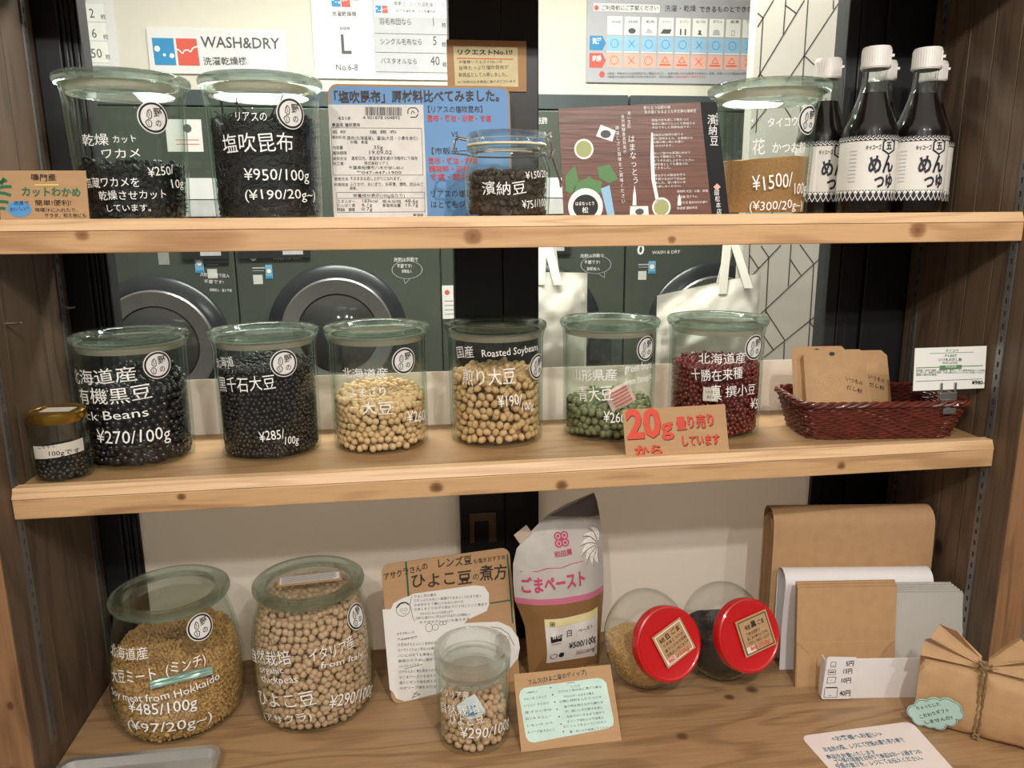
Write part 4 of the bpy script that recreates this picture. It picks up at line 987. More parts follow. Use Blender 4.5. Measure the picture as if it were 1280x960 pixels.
def onjar(pr, eps=.0009, th0=0.):
    """(angle, height) on the jar wall, angle 0 towards the shop"""
    def mp(u, v):
        r = rad(pr, v)+eps; return (r*math.sin(u+th0), -r*math.cos(u+th0), v)
    return mp
def jar_text(key, t, eps=.0009):
    """marker writing on the outside of the glass"""
    pr = PR[key]; R = pr[2][1]; mp = onjar(pr, eps)
    m2 = lambda u, v: mp(u/R, v); price = lambda l: '¥' in l[0] or l[0][0].isdigit()
    lettering(key, t, m2, usc=R, sel=lambda l: not price(l))
    lettering(key, t, m2, 'price_lettering', usc=R, sel=price)
def smoothprof(pr, n=4):
    """subdivide a (z,r) profile softly"""
    out = []
    zs = [z for z, r in pr]
    for i in range(len(pr)-1):
        for k in range(n):
            out.append((pr[i][0]+(pr[i+1][0]-pr[i][0])*k/n))
    out.append(pr[-1][0]); res = []
    for z in out:
        w_ = .004; res.append((z, sum(rad(pr, max(pr[0][0], min(pr[-1][0], z+d*w_))) for d in (-1, -.5, 0, .5, 1))/5 if z > .003 else rad(pr, z)))
    return res
def wall(pr, t=.0032, floor=.005, rim=True):
    sp = smoothprof(pr); out = [(0, .0015), (pr[0][1]*.82, .001), (pr[0][1]*.93, 0)]
    out += [(r, max(z, .0008)) for z, r in sp]
    zt = pr[-1][0]; rt = pr[-1][1]
    if rim: out += [(rt+.0004, zt+.0006), (rt-.001, zt+.0014), (rt-t+.0004, zt+.0008)]
    out += [(r-t, z) for z, r in reversed(sp) if z > floor+.002]
    out += [(rad(pr, floor)-t-.003, floor), (0, floor-.0005)]
    return out
def logo_sticker(t, key, size=.0168):
    th, h = LOGO[key]; pr = PR[key]; mp0 = onjar(pr, .0010); mp1 = onjar(pr, .0013); mp2 = onjar(pr, .0016); R = rad(pr, h); s = size
    def mk(mp): return lambda u, v: mp(th+u/R, h+v)
    mb = MB(); a, b, c = mk(mp0), mk(mp1), mk(mp2)
    mb.disc(0, 0, s, 0, 0, a, 32); mb.disc(0, 0, s*.93, 0, 1, b, 32, ri=s*.80); mb.disc(0, 0, s*.80, 0, 0, b, 32)
    write(mb, '野', s*.0, s*.04, s*.58, s*.06, s*.56, 1, 1, c); write(mb, 'の', s*.06, -s*.56, s*.52, -s*.54, s*.44, 1, 1, c)
    # little vegetable drawing: bulb, leaf and root strokes
    mb.strip([(-s*.22, -s*.1), (-s*.42, s*.05), (-s*.38, s*.35), (-s*.25, s*.5), (-s*.12, s*.3), (-s*.14, 0), (-s*.22, -s*.1)], s*.05, 0, 1, c)
    mb.strip([(-s*.55, -s*.3), (-s*.35, -s*.12), (-s*.15, -s*.3), (-s*.22, -s*.58), (-s*.4, -s*.62), (-s*.55, -s*.3)], s*.05, 0, 1, c); mb.strip([(-s*.38, -s*.2), (-s*.33, -s*.55)], s*.035, 0, 1, c); mb.strip([(-s*.3, s*.4), (-s*.27, s*.05)], s*.035, 0, 1, c)
    mb.build('logo_sticker', [PAPER, ink('k')], t, fixn=False)
def gasket():
    m, nt, out = newmat('translucent seal ring'); N = nt.nodes; K = nt.links
    d = N.new('ShaderNodeBsdfPrincipled'); d.inputs[0].default_value = (*lin((190, 182, 164)), 1); d.inputs['Roughness'].default_value = .4
    t = N.new('ShaderNodeBsdfTransparent'); t.inputs[0].default_value = (.93, .91, .86, 1); x = N.new('ShaderNodeMixShader'); x.inputs[0].default_value = .45
    K.new(t.outputs[0], x.inputs[1]); K.new(d.outputs[0], x.inputs[2]); K.new(x.outputs[0], out.inputs[0]); return m
GASKET = gasket()
def lid(t, z, R, pr, name='lid', plug=True, h=.0105):
    """flat glass lid: thick rounded rim, recessed centre, plug reaching into the jar"""
    ri = R*.76; rp = pr[-1][1]-.0105; mb = MB()
    # clear middle with the plug below, and the thick greenish rim around it
    p = [(0, z+h*.55), (ri-.004, z+h*.55), (ri, z+h*.86)]
    p += [(ri, z), (rp+.003, z), (rp+.002, z-.006), (rp-.003, z-.010), (0, z-.010)] if plug else [(ri, z), (0, z)]
    mb.lathe(p, 72, 0)
    mb.lathe([(ri+.0003, z+h*.86), (ri+.0025, z+h), (R-.0030, z+h), (R-.0008, z+h*.84), (R, z+h*.62), (R-.0002, z+h*.34), (R-.0016, z+h*.12), (R-.0030, z+.0002), (ri+.0003, z+.0002)], 72, 1, closed=True)
    return mb.build(name, [LIDGL, RIMGL], t)
def seal(t, z, pr, h=.0095):
    rt = pr[-1][1]
    MB().lathe([(rt-.0035, z+.0004), (rt-.0050, z-h*.6), (rt-.0066, z-h), (rt-.0080, z-h), (rt-.0072, z-h*.5), (rt-.0072, z+.0004)], 64, closed=True).build('seal_ring', GASKET, t)
def jar(key, loc, label, R=None, sealed=True, yaw=0.):
    pr = PR[key]; t = thing('glass_jar', label, 'jar', loc)
    MB().lathe(wall(pr), 72).build('body', GLASS, t)
    zt = pr[-1][0]+.0016
    lid(t, zt, R or .0685, pr)
    if sealed: seal(t, zt, pr)
    if key in LOGO: logo_sticker(t, key)
    jar_text(key, t)
    return t
LOC = dict(J1=(-.466, .10, TOP_Z), J2=(-.315, .10, TOP_Z), JK=(.300, .09, TOP_Z), C=(-.0345, .06, TOP_Z), M1=(-.4985, .124, MID_Z), M2=(-.3389, .1301, MID_Z), M3=(-.1976, .1361, MID_Z), M4=(-.0417, .1372, MID_Z), M5=(.1159, .1410, MID_Z), M6=(.2650, .1300, MID_Z), M0=(-.5625, .0514, MID_Z), B1=(-.4764, .099, 0), B2=(-.2996, .0944, 0), S=(-.0917, -.0044, 0))
jar('J1', LOC['J1'], 'glass jar of dried black wakame seaweed, about half full, behind the wakame price card', .0715)
jar('J2', LOC['J2'], 'glass jar filled with black salted kombu shreds next to the blue poster', .0695)
jar('JK', LOC['JK'], 'glass jar of brown bonito flake powder beside the dark bottles', .0745)
jar('M1', LOC['M1'], 'glass jar of big black beans behind the gold-lidded honey jar')
jar('M2', LOC['M2'], 'glass jar nearly full of small black soybeans, marked ¥285')
jar('M3', LOC['M3'], 'glass jar of round beige soybeans, less than half full, on the middle shelf')
jar('M4', LOC['M4'], 'glass jar of roasted soybeans marked Roasted Soybeans in front of the black door stiles')
jar('M5', LOC['M5'], 'glass jar with a low layer of green soybeans and a pink packet')
jar('M6', LOC['M6'], 'glass jar of dark red azuki beans behind the 20g card')
b1 = jar('B1', LOC['B1'], 'big bulging glass jar of golden soy meat granules on the counter', .0735, sealed=False)
jar('B2', LOC['B2'], 'big bulging glass jar full of chickpeas on the counter', .0725, sealed=False)
# small chickpea jar: straight body, ground glass stopper lid with a deep hollow
def small_jar():
    pr = PR['S']; t = thing('glass_jar', 'small glass jar of chickpeas with a hollow glass lid, in front of the recipe board', 'jar', LOC['S'])
    MB().lathe(wall(pr), 64).build('body', GLASS, t)
    clear = thick_glass('clear lid glass', (.96, .975, .965), .4)
    MB().lathe([(0, .0855), (.0385, .0855), (.0400, .0890), (.0402, .0970), (.0470, .0975), (.0475, .1010), (.0462, .1035), (.0478, .1070), (.0486, .1150), (.0484, .1215), (.0470, .1238), (.0445, .1236), (.0420, .1205), (.0408, .112), (.0380, .098), (.0360, .0915), (0, .0905)], 64).build('lid', clear, t)
    jar_text('S', t)
small_jar()
# clip-top jar
def clip_jar():
    pr = PR['C']; t = thing('clip_top_jar', 'small clip-top glass jar of dark fermented beans in front of the blue poster', 'jar', LOC['C'])
    body = [(0, .001), (.042, .0005), (.047, 0)]+[(r, max(z, .001)) for z, r in smoothprof(pr)]+[(.0465, .0785), (.0468, .0805), (.0440, .0815), (.0415, .0800), (.0412, .070)]+[(r-.0035, z) for z, r in reversed(smoothprof(pr)) if .007 < z < .066]+[(.043, .005), (0, .005)]
    MB().lathe(body, 64).build('body', GLASS, t)
    MB().lathe([(.0460, .0818), (.0470, .0826), (.0470, .0838), (.0460, .0846), (.042, .0846), (.042, .0818)], 64, closed=True).build('rubber_ring', mat('cream rubber ring', (222, 212, 176), .6), t)
    MB().lathe([(0, .0915), (.034, .0915), (.037, .0955), (.041, .0985), (.0445, .0975), (.0462, .0935), (.0455, .0905), (.0468, .0880), (.0466, .0850), (.040, .0850), (.0385, .080), (0, .080)], 64).build('lid', thick_glass('clear lid glass', (.96, .975, .965), .4), t)
    w_ = .0011
    bl = MB()
    bl.tube([(-.0455, -.012, .0905), (-.056, -.012, .0925), (-.0605, -.010, .089), (-.062, 0, .080), (-.060, .0, .0745), (-.047, 0, .0735)], w_, 8); bl.tube([(-.0455, .012, .0905), (-.056, .012, .0925), (-.0605, .010, .089), (-.062, 0, .080)], w_, 8)
    bl.tube([(.047*math.cos(a), .047*math.sin(a), .0738) for a in [2*PI*k/40 for k in range(40)]], w_, 6, closed=True)
    bl.build('wire_bail', CHROME, t)
    lv = MB()
    lv.tube([(.0455, 0, .0935), (.050, 0, .0965), (.0535, 0, .099)], w_, 8); lv.tube([(.0465, -.006, .0915), (.051, -.006, .088), (.0525, -.004, .078), (.0535, 0, .0715), (.0505, .003, .069), (.049, .004, .074)], w_, 8)
    lv.tube([(.0535, -.003, .0715), (.0575, -.003, .079), (.0555, .003, .0805), (.051, .003, .078)], w_, 8); lv.tube([(.055, -.004, .070), (.0595, -.003, .056), (.064, -.002, .0425), (.065, 0, .037), (.066, .003, .0425), (.061, .004, .056), (.056, .004, .070)], w_*1.15, 8)
    lv.build('clip_lever', CHROME, t)
    jar_text('C', t)
clip_jar()
# honey jar with gold screw lid
def honey_jar():
    pr = PR['M0']; t = thing('glass_jar', 'small glass jar of black beans with a gold screw lid and 100g label', 'jar', LOC['M0'])
    MB().lathe(wall(pr, .002, .004), 48).build('body', GLASS, t)
    n = 60; mb = MB(); vs = []; fs = []
    prof = [(.0, .0806), (.024, .0806), (.0265, .0800), (.0272, .0806), (.0290, .0812), (.0303, .0800), (.0306, .0780), (.0306, .0712), (.0300, .0695), (.029, .0695), (.029, .079), (0, .079)]
    mb.lathe(prof, n); l = mb.build('lid', mat('gold lacquered lid', (178, 138, 58), .25, .9, var=.05), t)
    MB().box(-.0165, .0165, -.010, .010, .0808, .0811, T=Matrix.Translation((.002, .0, 0)) @ Matrix.Rotation(-.05, 4, 'Z')).build('lid_label', mat('off white label', (206, 198, 184), .7, var=.04), t)
    mp = onjar(pr, .0006); mb = MB(); N_ = 14; vs = []
    for j, v in enumerate((.0305, .0455)):
        for i in range(N_+1): u = -.62+1.80*i/N_; vs.append(mp(u, v+.004*(i/N_)))
    mb.add(vs, [(i, i+1, N_+2+i, N_+1+i) for i in range(N_)], 0)
    mb.build('paper_label', mat('off white label', (206, 198, 184), .7, var=.04), t, fixn=False)
    jar_text('M0', t, .0010)
honey_jar()
# ------------------------------------------------------------------ what is in the jars
CAMP = SC.camera.location.copy()
def ell(n=10, m=7, sx=1, sy=1, sz=1, seed=0, amp=0., beak=0.):
    vs = [(0, 0, sz)]; fs = []
    for j in range(1, m):
        a = PI*j/m
        for i in range(n): b = 2*PI*i/n; vs.append((sx*math.sin(a)*math.cos(b), sy*math.sin(a)*math.sin(b), sz*math.cos(a)))
    vs.append((0, 0, -sz)); L_ = len(vs)-1
    fs += [(0, 1+i, 1+(i+1) % n) for i in range(n)]
    for j in range(m-2): fs += [(1+j*n+i, 1+(j+1)*n+i, 1+(j+1)*n+(i+1) % n, 1+j*n+(i+1) % n) for i in range(n)]
    fs += [(L_, 1+(m-2)*n+(i+1) % n, 1+(m-2)*n+i) for i in range(n)]
    if amp or beak:
        o = []
        for p in vs:
            q = Vector(p); d = 1+amp*noise.noise(q*1.7+Vector((seed*3.1, seed, 0)))
            if beak and q.x > .55*sx: d += beak*(q.x/sx-.55)
            o.append(tuple(q*d))
        vs = o
    return vs, fs
def packing(pr, t, z0, top, d, rnd, back=False):
    """bean centres just inside the glass (layer 0), one layer further in (1) and over the heaped surface (2)"""
    P = []; zmax = max(top(.06*math.cos(q), .06*math.sin(q)) for q in [k*PI/8 for k in range(16)])+d
    for layer in (0, 1):
        k = 0; z = z0+d*.5
        while z < zmax:
            R = rad(pr, z)-t-d*.52-layer*d*.86
            if R > d:
                n = int(2*PI*R/(d*.97)); ph = (k % 2)*.5+layer*.25
                for i in range(n):
                    a = 2*PI*(i+ph)/n+rnd.gauss(0, .13*d/R); zz = z+rnd.gauss(0, d*.17); x, y = R*math.cos(a), R*math.sin(a)
                    if zz <= top(x, y): P.append((x, y, zz, layer))
            z += d*.87; k += 1
    h = d*.93; j = 0; y = -.09
    while y < .09:
        x = -.09+(j % 2)*h/2
        while x < .09:
            z = top(x, y)+rnd.uniform(-.35, .2)*d
            if math.hypot(x, y) < rad(pr, z)-t-d*.9: P.append((x+rnd.gauss(0, d*.06), y+rnd.gauss(0, d*.06), z, 2))
            x += h
        y += h*.866; j += 1
    return P
def beans(keys, name, lab, cat, group, d, shape, material, quota, fillname, seed=3, amp=.04, beak=0., massname=None):
    """the beans of one jar: those nearest the eye as objects, all others of that jar as one stuff mesh"""
    key = keys; pr = PR[key]; loc = Vector(LOC[key]); rnd = random.Random(seed)
    top = TOPS[key]; P = packing(pr, .0034 if key != 'M0' else .0022, .0052, top, d, rnd)
    cam = CAMP-Vector((0, 0, LIFT))-loc
    def score(p):
        q = Vector(p[:3]); v = (cam-q).normalized(); nrm = Vector((q.x, q.y, 0)).normalized() if p[3] < 2 else Vector((0, 0, 1))
        s_ = nrm.dot(v)
        if p[3] == 1: s_ = -1
        if p[3] == 2: s_ = .35+.2*v.dot(Vector((0, 0, 1))) if cam.z > q.z else -1
        return s_
    P.sort(key=score, reverse=True)
    n = min(quota, sum(1 for p in P if score(p) > .12))
    meshes = []
    for s_ in range(4):
        vs, fs = ell(12, 8, *[v*d*.535 for v in shape], seed=s_, amp=amp, beak=beak)
        me = bpy.data.meshes.new(name); me.from_pydata([tuple(Vector(v)) for v in vs], [], fs); me.materials.append(material)
        me.polygons.foreach_set('use_smooth', [True]*len(fs)); meshes.append(me)
    first = None
    for i, p in enumerate(P[:n]):
        o = bpy.data.objects.new(name, meshes[i % 4]); COL.objects.link(o)
        o.location = Vector(p[:3])+loc+Vector((0, 0, LIFT)); o.rotation_euler = (rnd.uniform(0, 6), rnd.uniform(0, 6), rnd.uniform(0, 6))
        o['label'] = lab; o['category'] = cat; o['group'] = group
    mb = MB(); vs0, fs0 = ell(8, 5, *[v*d*.535 for v in shape])
    for p in P[n:]:
        T = Matrix.Translation(p[:3]) @ mathutils.Euler((rnd.uniform(0, 6), rnd.uniform(0, 6), rnd.uniform(0, 6))).to_matrix().to_4x4()
        mb.add(vs0, fs0, 0, True, T)
    # dim core that fills the middle of the heap
    rr = []; zt = min(top(x, y) for x, y in ((0, 0), (.03, 0), (-.03, 0), (0, .03), (0, -.03)))-d*.7
    mb.lathe([(0, .006), (rad(pr, .02)-.0034-d*2.0, .006), (rad(pr, .05)-.0034-d*2.0, zt), (0, zt)], 20)
    o = mb.build(fillname, material, None, loc=loc, fixn=False)
    tag(o, 'the many further '+lab.split(' in the ')[0].split(' inside the ')[0]+'s heaped behind the glass of '+group.split(' in ')[-1], cat, None, 'stuff')
def tops(h, slope=0., bump=.003, sd=0, lx=0.):
    return lambda x, y: h+slope*y+lx*x+bump*noise.noise(Vector((x*40+sd, y*40, sd)))
TOPS = dict(M1=tops(.098, .25, .004, 1), M2=tops(.114, .05, .002, 2), M3=tops(.068, .14, .004, 3, -.03), M4=tops(.092, .06, .003, 4), M5=tops(.044, .08, .004, 5), M6=tops(.096, .05, .003, 6),
            M0=tops(.036, 0, .002, 7), B2=tops(.158, .05, .002, 8), S=tops(.049, .28, .004, 9), B1=tops(.098, .22, .006, 10), J1=tops(.063, .02, .010, 11), J2=tops(.112, .1, .010, 12), JK=tops(.072, .04, .003, 13, .07), C=tops(.052, .05, .004, 14))
def bmat(name, rgb, rough=.45, var=.16, sc=90, spec=.4): return mat(name, rgb, rough, var=var, scale=sc, spec=spec)
CHICK = bmat('chickpea skin', (198, 163, 130), .6, .14); SOY = bmat('soybean skin', (214, 178, 132), .45, .10); ROAST = bmat('roasted soybean skin', (208, 170, 122), .55, .18)
GREENB = bmat('green soybean skin', (116, 118, 82), .45, .22); BLK = bmat('black bean skin', (34, 30, 32), .22, .2, spec=.6); SBLK = bmat('small black soybean skin', (36, 31, 31), .3, .2, spec=.5); AZ = bmat('azuki skin', (112, 28, 26), .3, .25, spec=.55)
beans('B2', 'chickpea', 'beige wrinkled chickpea in the big full jar on the counter', 'chickpea', 'chickpeas in the big jar', .0093, (1, .93, .9), CHICK, 205, 'chickpea_fill', 1, .10, .25)
beans('S', 'chickpea', 'beige wrinkled chickpea in the small jar by the recipe board', 'chickpea', 'chickpeas in the small jar', .0093, (1, .93, .9), CHICK, 95, 'chickpea_fill', 2, .10, .25)
beans('M3', 'soybean', 'round pale beige soybean in the less than half full jar', 'soybean', 'soybeans in the jar on the middle shelf', .0090, (1, .95, .93), SOY, 260, 'soybean_fill', 3)
beans('M4', 'roasted_soybean', 'oval tan roasted soybean in the jar before the black door stiles', 'soybean', 'roasted soybeans in their jar', .0110, (1, .80, .76), ROAST, 260, 'roasted_soybean_fill', 4, .06)
beans('M5', 'green_soybean', 'olive green soybean in the low-filled jar with the pink packet', 'soybean', 'green soybeans in their jar', .0100, (1, .92, .88), GREENB, 200, 'green_soybean_fill', 5)
beans('M1', 'black_bean', 'big glossy black bean in the jar behind the honey jar', 'bean', 'big black beans in their jar', .0090, (1, .88, .84), BLK, 290, 'black_bean_fill', 6)
beans('M2', 'small_black_soybean', 'tiny black soybean in the nearly full jar marked ¥285', 'soybean', 'small black soybeans in the nearly full jar', .0062, (1, .9, .86), SBLK, 220, 'small_black_soybean_fill', 7)
beans('M0', 'small_black_soybean', 'tiny black soybean in the gold-lidded jar', 'soybean', 'small black soybeans in the gold-lidded jar', .0060, (1, .9, .86), SBLK, 75, 'small_black_soybean_fill', 8)
beans('M6', 'azuki_bean', 'small dark red azuki bean in the jar behind the 20g card', 'bean', 'azuki beans in their jar', .0070, (1, .78, .76), AZ, 295, 'azuki_bean_fill', 9)
def lumps(mb, key, d, rnd, shape=(1, .9, .8), amp=.5, layers=(0, 2), dens=1., stretch=None, seg=(7, 5), t=.0036):
    pr = PR[key]; P = packing(pr, t, .0052, TOPS[key], d, rnd)
    for p in P:
        if p[3] == 1 and 1 not in layers: continue
        if rnd.random() > dens: continue
        vs, fs = ell(*seg, *[v*d*.56*rnd.uniform(.8, 1.15) for v in shape], seed=rnd.random()*20, amp=amp)
        T = Matrix.Translation(p[:3]) @ mathutils.Euler((rnd.uniform(0, 6), rnd.uniform(0, 6), rnd.uniform(0, 6))).to_matrix().to_4x4()
        mb.add(vs, fs, 0, True, T)
def core(mb, key, gap, n=40, rows=12, t=.0036, mi=0, amp=.0):
    """solid heap inside the glass with its uneven top"""
    pr = PR[key]; top = TOPS[key]; vs = []; fs = []
    for j in range(rows+1):
        for i in range(n):
            a = 2*PI*i/n; z = .0055; 
            rz = rad(pr, .03)-t-gap; zt = top(rz*math.cos(a), rz*math.sin(a))-gap*.6
            z = .0055+(zt-.0055)*j/rows; r = rad(pr, z)-t-gap; r += amp*noise.noise(Vector((math.cos(a)*6, math.sin(a)*6, z*120)))
            vs.append((r*math.cos(a), r*math.sin(a), z))
    fs += [(j*n+i, j*n+(i+1) % n, (j+1)*n+(i+1) % n, (j+1)*n+i) for j in range(rows) for i in range(n)]
    b = rows*n; q = 6
    base = len(vs)
    for j in range(1, q):
        for i in range(n):
            p = vs[b+i]; s_ = 1-j/q; x, y = p[0]*s_, p[1]*s_; vs.append((x, y, top(x, y)-gap*.6+amp*2*noise.noise(Vector((x*200, y*200, 3)))))
    vs.append((0, 0, top(0, 0)-gap*.6)); c = len(vs)-1
    for j in range(q-1):
        lo = b if j == 0 else base+(j-1)*n; hi = base+j*n
        fs += [(lo+i, lo+(i+1) % n, hi+(i+1) % n, hi+i) for i in range(n)]
    fs += [(base+(q-2)*n+i, base+(q-2)*n+(i+1) % n, c) for i in range(n)]
    mb.add(vs, fs, mi, True); return mb
def filling(key, name, lab, cat, mb, m):
    o = mb.build(name, m, None, loc=LOC[key], fixn=False); tag(o, lab, cat, None, 'stuff'); return o
rnd = random.Random(5)
mb = core(MB(), 'B1', .004); lumps(mb, 'B1', .0058, rnd, (1, .85, .7), .9, dens=.96); lumps(mb, 'B1', .0046, rnd, (1, .8, .7), .9, dens=.6)
filling('B1', 'soy_meat_granules', 'golden brown soy meat granules heaped in the big bulging jar', 'soy meat', mb, mat('soy meat', (188, 144, 90), .8, var=.28, scale=120, bump=.4, bscale=400))
mb = core(MB(), 'C', .004); lumps(mb, 'C', .0082, rnd, (1, .8, .6), .8)
filling('C', 'fermented_beans', 'dark brown wrinkled fermented beans in the clip-top jar', 'fermented beans', mb, mat('fermented bean', (66, 48, 36), .6, var=.35, scale=110, bump=.5, bscale=350))
mb = core(MB(), 'J1', .003, amp=.002); lumps(mb, 'J1', .0066, rnd, (1, .7, .35), 1.1); lumps(mb, 'J1', .009, rnd, (1, .6, .4), 1.2, layers=(2,), dens=.7)
filling('J1', 'dried_wakame', 'crumbled dried black wakame flakes in the leftmost top jar', 'seaweed', mb, mat('dried wakame', (15, 15, 14), .55, var=.3, scale=90, bump=.5, bscale=300))
mb = core(MB(), 'J2', .003)
pr = PR['J2']
for k in range(2300):
    surf = rnd.random() < .22
    if surf:
        a = rnd.uniform(0, 2*PI); r = .056*math.sqrt(rnd.random()); x, y = r*math.cos(a), r*math.sin(a); z = TOPS['J2'](x, y)+rnd.uniform(-.002, .006); el = rnd.gauss(0, .5)
    else:
        z = rnd.uniform(.008, .112); a = rnd.uniform(0, 2*PI); r = rad(pr, z)-.0036-rnd.uniform(.001, .0035); x, y = r*math.cos(a), r*math.sin(a); el = rnd.gauss(0, .7)
        if z > TOPS['J2'](x, y): continue
    L_ = rnd.uniform(.007, .013); yaw = rnd.uniform(0, 2*PI) if surf else a+PI/2+rnd.gauss(0, .15)
    d = Vector((math.cos(yaw)*math.cos(el), math.sin(yaw)*math.cos(el), math.sin(el)))
    c_ = Vector((x, y, z)); 
    q0, q1 = c_-d*L_/2, c_+d*L_/2
    lim = rad(pr, z)-.0040
    for q in (q0, q1):
        hh = math.hypot(q.x, q.y)
        if hh > lim: q.x *= lim/hh; q.y *= lim/hh
    mb.tube([q0, (q0+q1)/2+Vector((rnd.gauss(0, .0006), rnd.gauss(0, .0006), rnd.gauss(0, .0008)))*(.6), q1], .0008, 4)
for k in range(5):
    a = rnd.uniform(0, 6); mb.tube([(.02*math.cos(a), .02*math.sin(a)-.03, .112), (.024*math.cos(a+.3), .02*math.sin(a)-.032, .124), (.03*math.cos(a+.6), .02*math.sin(a)-.03, .126+.003*k)], .0009, 5)
filling('J2', 'kombu_shreds', 'black salted kombu seaweed shreds filling the jar', 'seaweed', mb, mat('salted kombu', (34, 31, 30), .6, var=.4, scale=60))
mb = core(MB(), 'JK', .0006, 64, 30, amp=.0004)
filling('JK', 'bonito_powder', 'fine brown bonito powder in the jar beside the bottles', 'bonito powder', mb, mat('bonito powder', (172, 126, 78), .9, var=.18, scale=420, bump=.5, bscale=900))
# packets lying in jars
def packet(loc, w_, h_, yaw, lean, lab, m, print_=None, roll=0.):
    t = thing('drying_agent_packet', lab, 'packet', loc, yaw, lean, 'drying agent packets in jars'); rnd_ = random.Random(lab)
    n = 12; mb = MB(); vs = []
    for s_ in (-1, 1):
        for j in range(n+1):
            for i in range(n+1):
                a, b = i/n*2-1, j/n*2-1; e = max(abs(a), abs(b)); d = (1-e**2)**.5*.0022 if e < 1 else 0
                x, z = a*w_/2, b*h_/2+h_/2; x, z = x*math.cos(roll)-(z-h_/2)*math.sin(roll), x*math.sin(roll)+(z-h_/2)*math.cos(roll)+h_/2
                vs.append((x, s_*d+.0012*noise.noise(Vector((a*2.4, b*2.4, s_*0+len(lab)))), z))
    q = (n+1)
    for s_ in (0, 1): mb.add([], [], 0)
    fs = [(o_+j*q+i, o_+j*q+i+1, o_+(j+1)*q+i+1, o_+(j+1)*q+i) for o_ in (0, q*q) for j in range(n) for i in range(n)]
    mb.add(vs, fs, 0, True); mb.build('sachet', m, t)
    if print_: print_(t)
    return t
x, y, z = LOC['M5']
def pr_(t):
    mb = MB(); cr, sr = math.cos(.45), math.sin(.45)
    for i in range(5):
        zz = -.008+i*.0045; mb.strip([(-.012*cr-zz*sr, -.012*sr+zz*cr+.0145), (.013*cr-zz*sr, .013*sr+zz*cr+.0145)], .0022, -.0042, 0)
    mb.build('printing', mat('pink print', (206, 112, 104), .6), t)
packet((x+.002, y-.0535, z+.046), .036, .029, 0, .12, 'clear and pink drying agent packet on the green soybeans', mat('pinkish film', (222, 190, 180), .35, var=.1), pr_, .45)
x, y, z = LOC['S']
def pr2(t):
    mb = MB(); mb.strip([(-.006, .008), (.008, .010)], .004, -.0042, 0); mb.strip([(-.004, .016), (.006, .018)], .003, -.0042, 0); mb.build('printing', mat('sky blue print', (90, 150, 200), .6), t)
packet((x-.006, y-.034, z+.044), .028, .026, -.2, .25, 'white and blue drying agent packet on the chickpeas', mat('white film', (214, 218, 220), .4, var=.08), pr2, .6)
x, y, z = LOC['B1']
t_ = packet((x+.026, y-.072, z+.087), .072, .012, .30, .95, 'silvery green drying agent packet lying in the soy meat', mat('silver green film', (150, 176, 164), .25, .3, var=.2, scale=25))
# recipe slip in the hollow of the big chickpea jar's lid
t = thing('recipe_slip', 'narrow kraft slip with a printed strip on the big chickpea jar lid', 'note', (-.2985, .0965, .1788), .10)
MB().box(-.0415, .0415, -.0125, .0125, 0, .0012).build('card', CARD, t)
mb = MB().box(-.0385, .0385, -.0085, .0105, .0013, .0017, 0)
for i in range(5): mb.box(-.036, .034-.004*(i == 4), .0075-.0036*i-.0007, .0075-.0036*i+.0007, .0017, .00175, 1)
mb.build('paper_strip', [PAPER, ink('d')], t)
